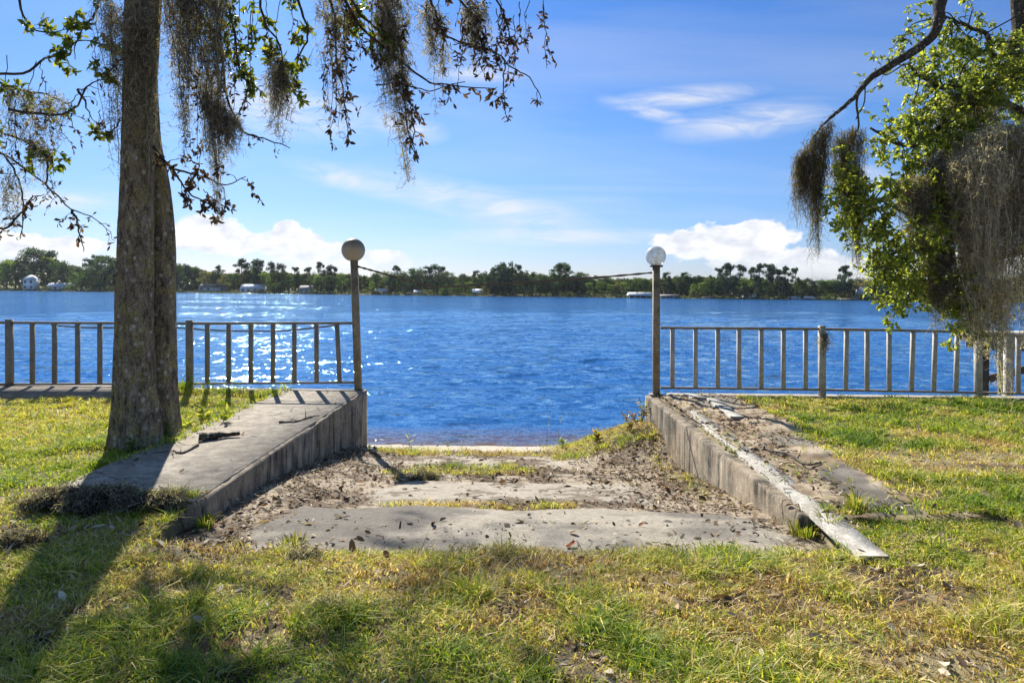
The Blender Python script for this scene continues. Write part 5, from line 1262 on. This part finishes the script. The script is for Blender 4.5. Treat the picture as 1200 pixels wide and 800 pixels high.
TREES = [  # pixel, top of crown, kind, distance behind the shoreline
    (-90,300,'oak',30),(-45,302,'light',20),(-12,305,'oak',18),(8,305,'light',16),(18,308,'oak',24),(38,291,'oak',34),(58,294,'dark',36),(30,312,'dark',12),(74,306,'oak',22),(84,311,'oak',30),(96,319,'bush',8),(88,323,'light',14),(108,322,'light',12),
    (103,303,'pine',26),(113,299,'pine',24),(124,300,'oak',20),(133,303,'dark',28),(128,322,'light',14),(118,324,'bush',8),(150,300,'oak',25),(170,303,'dark',28),(190,306,'oak',24),
    (207,309,'oak',24),(220,310,'dark',22),(228,313,'oak',26),(240,318,'brown',18),(252,317,'oak',22),(256,311,'pine',30),(262,321,'brown',16),(274,320,'oak',24),(283,303,'pine',28),(289,308,'pine',34),(297,304,'dark',32),(303,305,'pine',26),(300,318,'dark',20),
    (309,320,'light',14),(318,307,'pine',28),(326,309,'dark',22),(331,318,'oak',18),(322,331,'bush',6),(338,322,'light',16),(345,313,'pine',26),(350,321,'oak',24),(360,313,'pine',28),(368,319,'oak',20),(376,307,'pine',26),(384,311,'dark',28),(372,322,'light',14),(391,312,'pine',24),(386,323,'oak',15),(400,320,'light',15),(408,321,'oak',22),
    (418,322,'oak',22),(428,323,'dark',24),(440,320,'oak',20),(436,330,'light',10),(450,318,'light',22),(456,322,'dark',14),(462,311,'pine',24),(470,318,'oak',22),(476,330,'dark',9),(483,315,'pine',26),(492,314,'oak',26),(501,312,'pine',24),(510,310,'dark',26),(517,312,'pine',30),(523,318,'oak',22),(532,324,'brown',20),(520,333,'bush',7),(542,321,'oak',24),(536,332,'bush',8),
    (549,330,'light',12),(558,317,'pine',26),(566,320,'oak',26),(569,331,'brown',12),(575,314,'dark',18),(583,311,'dark',14),(592,308,'dark',12),(588,309,'pine',22),(601,314,'dark',12),(607,310,'pine',20),(614,317,'dark',12),(624,319,'dark',14),(632,321,'oak',16),
    (640,323,'dark',14),(648,320,'oak',20),(655,309,'pine',22),(660,308,'oak',34),(664,312,'pine',24),(650,327,'dark',9),(672,323,'oak',22),(680,319,'oak',26),(688,321,'brown',22),(690,331,'light',9),(698,323,'oak',24),(704,330,'light',10),(712,325,'oak',20),(716,333,'light',8),(724,326,'brown',20),(730,331,'light',12),(738,327,'oak',22),(748,325,'light',20),(757,327,'oak',18),
    (764,328,'light',16),(774,326,'oak',20),(781,319,'pine',22),(784,326,'dark',18),(794,323,'oak',20),(802,319,'pine',24),(806,322,'dark',20),(814,324,'oak',22),(820,323,'dark',22),(812,333,'light',9),(822,331,'light',10),(828,330,'light',12),(834,326,'oak',14),(842,314,'pine',16),(850,308,'pine',14),(848,322,'dark',9),(856,311,'pine',18),(860,326,'dark',9),
    (866,310,'pine',14),(874,333,'dark',9),(872,325,'light',18),(884,313,'pine',16),(890,309,'pine',14),(888,326,'dark',10),(900,309,'pine',16),(905,312,'pine',14),(898,330,'oak',12),(912,315,'pine',18),
    (920,312,'pine',14),(917,325,'dark',10),(923,329,'dark',9),(932,314,'pine',16),(938,328,'oak',18),(946,326,'oak',20),(954,329,'dark',16),(962,328,'oak',18),(972,328,'light',16),(980,327,'oak',14),(988,311,'pine',14),(986,326,'dark',12),(994,318,'pine',16),(996,329,'dark',12),(1006,326,'brown',18),(1012,326,'brown',24),
    (1020,327,'brown',20),(1030,328,'oak',16),(1038,332,'dark',12),(1046,328,'oak',20),(1058,330,'dark',14),(1068,327,'oak',18),(1080,328,'dark',16),(1096,325,'oak',18),(1115,322,'pine',18),(1135,326,'oak',18),(1155,326,'dark',16),(1178,324,'oak',18),(1200,322,'oak',18),(1225,324,'dark',16),(1255,320,'pine',18),(1290,322,'oak',18)]
TREES.sort(key=lambda a: a[0]); cnt = {}
for i, (px, top, kind, off) in enumerate(TREES):
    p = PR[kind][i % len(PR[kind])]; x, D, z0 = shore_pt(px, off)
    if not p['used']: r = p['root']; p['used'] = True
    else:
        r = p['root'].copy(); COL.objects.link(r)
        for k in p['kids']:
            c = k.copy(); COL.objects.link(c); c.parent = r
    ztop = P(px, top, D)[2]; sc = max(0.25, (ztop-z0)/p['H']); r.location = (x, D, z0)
    wf = RG.uniform(0.9, 1.15)
    r.scale = (sc*wf, sc*wf, sc); r.rotation_euler = (0, 0, float(RG.uniform(0, 6.28)))
    seg = next(j for j, q in enumerate(SEG) if q[0] <= px < q[1]); cnt[(kind, seg)] = cnt.get((kind, seg), 0)+1
    tag(r, '%s %s from left, %s' % (ORD[cnt[(kind, seg)]-1], WORD[kind], SEG[seg][2]), 'tree', 'trees along the far shore')
# the unbroken wood behind them
prof = lambda px: np.interp(px, [-200,0,60,90,130,205,230,270,300,340,400,460,520,560,590,640,700,760,800,850,900,950,1000,1050,1200,1400], [306,307,302,317,311,312,316,322,317,320,322,323,325,325,320,324,327,328,327,325,329,332,332,331,329,328])
rg = np.random.default_rng(50); n = 60000
px = rg.uniform(-260, 1460, n); off = rg.uniform(26, 62, n)
D = np.full(n, 330.0)
for _ in range(8): D = shore_y((px-600)/800*D)+off
x = (px-600)/800*D; z0 = far_z(x, D); zt = CAMZ+((342+0.0096*(px-600))-(prof(px)+1+10*(fbm(px, off*0.3, 0.12, 4, 90)-0.5)))/800*D
z = z0+(zt-z0)*rg.uniform(0, 1, n)**0.75
cc = np.stack([x, D, z], 1); u = unit(rg.normal(size=(n, 3))); v = unit(np.cross(u, rg.normal(size=(n, 3)))); sz = rg.uniform(0.6, 1.5, (n, 1))
V = np.stack([cc-u*sz, cc+v*sz*0.7, cc+u*sz, cc-v*sz*0.7], 1).reshape(-1, 3)
kk = fbm(px, off*2, 0.05, 3, 91)[:, None]; C = np.array([0.04, 0.065, 0.028])+(np.array([0.1, 0.12, 0.035])-np.array([0.04, 0.065, 0.028]))*ss(kk, 0.4, 0.65)
mb = MB(); mb.add(V, np.arange(n)[:, None]*4+np.arange(4)[None], None, np.repeat(C*rg.uniform(0.7, 1.3, (n, 1)), 4, 0))
tag(mb.build('woods', M_FAR), kind='stuff')
# undergrowth at the waterline
n = 16000; px = rg.uniform(-260, 1460, n); off = rg.uniform(2.5, 9, n); D = np.full(n, 330.0)
for _ in range(8): D = shore_y((px-600)/800*D)+off
x = (px-600)/800*D; hh = 0.3+2.6*ss(fbm(px, px*0, 0.06, 4, 93), 0.42, 0.62); z = far_z(x, D)+hh*rg.uniform(0, 1, n)
cc = np.stack([x, D, z], 1); u = unit(rg.normal(size=(n, 3))); v = unit(np.cross(u, rg.normal(size=(n, 3)))); sz = rg.uniform(0.2, 0.55, (n, 1))
V = np.stack([cc-u*sz, cc+v*sz*0.7, cc+u*sz, cc-v*sz*0.7], 1).reshape(-1, 3)
C = palette([(0.06, 0.08, 0.03), (0.1, 0.12, 0.035), (0.16, 0.14, 0.07)], [3, 2, 1], n, rg)
mb = MB(); mb.add(V, np.arange(n)[:, None]*4+np.arange(4)[None], None, np.repeat(C, 4, 0)); tag(mb.build('undergrowth', M_FAR), kind='stuff')

def house(label, x0, x1, ytop, ybot, off, wm, rm, kind='gable', eave=0.45, nwin=3, floors=1, name='lake_house'):
    px = (x0+x1)/2; X, D, z0 = shore_pt(px, off)
    a = P(x0, ybot, D); b = P(x1, ytop, D); w = b[0]-a[0]; zb = min(a[2], z0+0.3)-z0; zt = b[2]-z0; d = max(6.0, w*0.45)
    r = thing(name, label, 'house' if name != 'boathouse' else 'boathouse', (X, D, z0)); hz = zb+(zt-zb)*(1-eave)
    M_ = lambda: MB()
    if kind == 'aframe':
        m = M_(); t = 0.25
        V = [(-w/2, 0, zb), (w/2, 0, zb), (0, 0, zt), (-w/2, d, zb), (w/2, d, zb), (0, d, zt)]
        m.add(V, [(0, 3, 4, 1)], [(0, 1, 2), (3, 5, 4)]); m.build('wall', wm, r)
        for sg in (-1, 1):
            m = M_(); m.add([(sg*(w/2+0.6), -0.9, zb-0.3), (sg*(w/2+0.6), d, zb-0.3), (0, d, zt+0.4), (0, -0.9, zt+0.4), (sg*(w/2+0.2), -0.9, zb-0.3), (sg*(w/2+0.2), d, zb-0.3), (0, d, zt+0.05), (0, -0.9, zt+0.05)],
                            [(0, 1, 2, 3), (4, 7, 6, 5), (0, 3, 7, 4), (1, 5, 6, 2), (0, 4, 5, 1)]); m.build('roof', rm, r)
        for i, (cx, cz, ww, h_) in enumerate([(-w*0.17, zb+(zt-zb)*0.17, w*0.2, (zt-zb)*0.2), (w*0.17, zb+(zt-zb)*0.17, w*0.2, (zt-zb)*0.2), (0, zb+(zt-zb)*0.5, w*0.22, (zt-zb)*0.18)]):
            m = M_(); m.box((cx-ww/2, -0.08, cz-h_/2), (cx+ww/2, -0.004, cz+h_/2)); m.build('window', M_WHITE if i == 2 else M_GLASSD, r)
        m = M_(); m.box((-w*0.5, -2.2, zb+(zt-zb)*0.02), (w*0.5, -0.1, zb+(zt-zb)*0.05)); m.build('porch', M_WHITE, r)
        return r
    if kind != 'open':
        m = M_(); m.box((-w/2+0.3, 0, min(-0.5, zb)), (w/2-0.3, d, hz)); m.build('wall', wm, r)
    else:
        for px_ in np.linspace(-w/2+0.3, w/2-0.3, 5):
            m = M_(); m.box((px_-0.1, 0.0, -2.5), (px_+0.1, 0.2, hz)); m.build('post', M_WHITE, r)
        m = M_(); m.box((-w/2+0.3, d*0.7, -0.5), (w/2-0.3, d*0.72, hz)); m.build('wall', M_GREYH, r)
    m = M_()
    if kind == 'hip': V = [(-w/2, -0.5, hz), (w/2, -0.5, hz), (w/2, d+0.5, hz), (-w/2, d+0.5, hz), (-w*0.12, d/2, zt), (w*0.12, d/2, zt)]
    else: V = [(-w/2, -0.5, hz), (w/2, -0.5, hz), (w/2, d+0.5, hz), (-w/2, d+0.5, hz), (-w/2, d/2, zt), (w/2, d/2, zt)]
    V += [(x_, y_, hz-0.12) for x_, y_, _ in V[:4]]
    m.add(V, [(0, 1, 5, 4), (2, 3, 4, 5), (6, 9, 8, 7), (0, 6, 7, 1), (1, 7, 8, 2), (2, 8, 9, 3), (3, 9, 6, 0)], [(1, 2, 5), (3, 0, 4)]); m.build('roof', rm, r)
    if kind != 'open':
        for f in range(floors):
            h_ = (hz-max(zb, 0))/floors; zc = max(zb, 0)+h_*(f+0.55)
            for i in range(nwin):
                cx = -w/2+w*(i+0.5)/nwin; ww = min(1.4, w/nwin*0.45)
                m = M_(); m.box((cx-ww/2, -0.06, zc-h_*0.22), (cx+ww/2, -0.004, zc+h_*0.22)); m.build('window', M_GLASSD, r)
        m = M_(); m.box((w*0.12, -0.08, max(zb, 0)), (w*0.12+1.0, -0.006, max(zb, 0)+min(2.1, hz*0.8))); m.build('door', M_WHITE if wm is not M_WHITE else M_BLUEH, r)
    return r
house('white two-storey hip-roofed lake tower at the left on the far shore', 26, 39.5, 322, 336.5, 5, M_WHITE, M_ROOFP, 'hip', 0.3, 2, 2)
house('low white-roofed building beside the white tower on the far shore', 54, 82, 331.5, 337, 9, M_CREAM, M_ROOFP, 'gable', 0.5, 4)
house('grey house nearly hidden in trees right of the oak trunks', 232, 264, 333, 342, 16, M_CREAM, M_ROOFD, 'gable', 0.4, 4)
house('white house with pale roof on the far shore right of the oak trunks', 281, 308, 333, 342.5, 9, M_WHITE, M_ROOFP, 'gable', 0.5, 4)
house('dark-roofed cottage on the far shore left of the frosted lamp', 350, 368, 334.5, 343, 8, M_CREAM, M_ROOFD, 'gable', 0.5, 3)
house('small grey house on the far shore just right of the frosted lamp', 438, 452, 338, 344.5, 10, M_GREYH, M_ROOFP, 'gable', 0.5, 2)
house('tan cottage on the far shore below the sagging rope low point', 484, 497, 340, 346, 9, M_CREAM, M_ROOFP, 'gable', 0.5, 2)
house('small building with bright white roof beside the far beach', 553, 566, 338.5, 345.5, 8, M_CREAM, M_WHITE, 'gable', 0.55, 2)
house('long open boathouse with pale metal roof left of the clear lamp post', 737, 765, 342.5, 351, 1.0, M_GREYH, M_ROOFP, 'open', 0.42, 0, 1, 'boathouse')
house('grey lakeside shed right of the clear lamp post', 775, 796, 345, 351, 3, M_GREYH, M_ROOFD, 'gable', 0.4, 4)
house('pale cottage behind the dark cypresses below the tall pines', 872, 890, 345, 351.5, 9, M_CREAM, M_ROOFP, 'gable', 0.5, 3)
house('long low pale building on the far shore right of the tall pines', 928, 957, 347.5, 352.5, 4, M_CREAM, M_ROOFP, 'gable', 0.4, 7)
house('blue-grey A-frame house with white windows on the far shore', 1003, 1023, 337.5, 352.5, 7, M_BLUEH, M_BLUEH, 'aframe')
house('small grey-roofed house right of the A-frame house', 1057, 1068, 347.5, 353, 7, M_GREYH, M_ROOFP, 'gable', 0.6, 2)
def pier(label, px0, px1, L):
    X, D, z0 = shore_pt((px0+px1)/2, -L/2); w = (px1-px0)/800*D
    r = thing('pier', label, 'pier', (X, D, WATER)); m = MB(); m.box((-w/2, -L/2, 0.55), (w/2, L/2+4, 0.7)); m.build('deck', M_WOODP, r)
    for i in range(4):
        for sgn in (-1, 1):
            m = MB(); m.box((sgn*(w/2-0.15)-0.1, -L/2+i*L/3.2, -2), (sgn*(w/2-0.15)+0.1, -L/2+i*L/3.2+0.2, 1.1)); m.build('post', M_WOOD, r)
pier('pier on the far shore right of the oak trunks beside the white house', 214, 222, 10)
pier('small pier at the far beach below the bright white roof', 572, 580, 8)
pier('pier on the far shore in front of the A-frame house', 990, 1000, 8)
pier('pier on the far shore between the clear lamp and the tall pines', 826, 832, 8)

# the air over the lake
mb = MB(); mb.box((-1450, -380, -4), (1450, 700, 60)); M_H = bpy.data.materials.new('haze'); M_H.use_nodes = True
t = NT(M_H.node_tree); t.N.clear(); vo = t.n('ShaderNodeVolumePrincipled'); vo.inputs['Color'].default_value = (0.8, 0.88, 1.0, 1); vo.inputs['Density'].default_value = 0.00005; vo.inputs['Anisotropy'].default_value = 0.3
t.L.new(vo.outputs[0], t.n('ShaderNodeOutputMaterial').inputs['Volume'])
tag(mb.build('haze', M_H), kind='stuff')
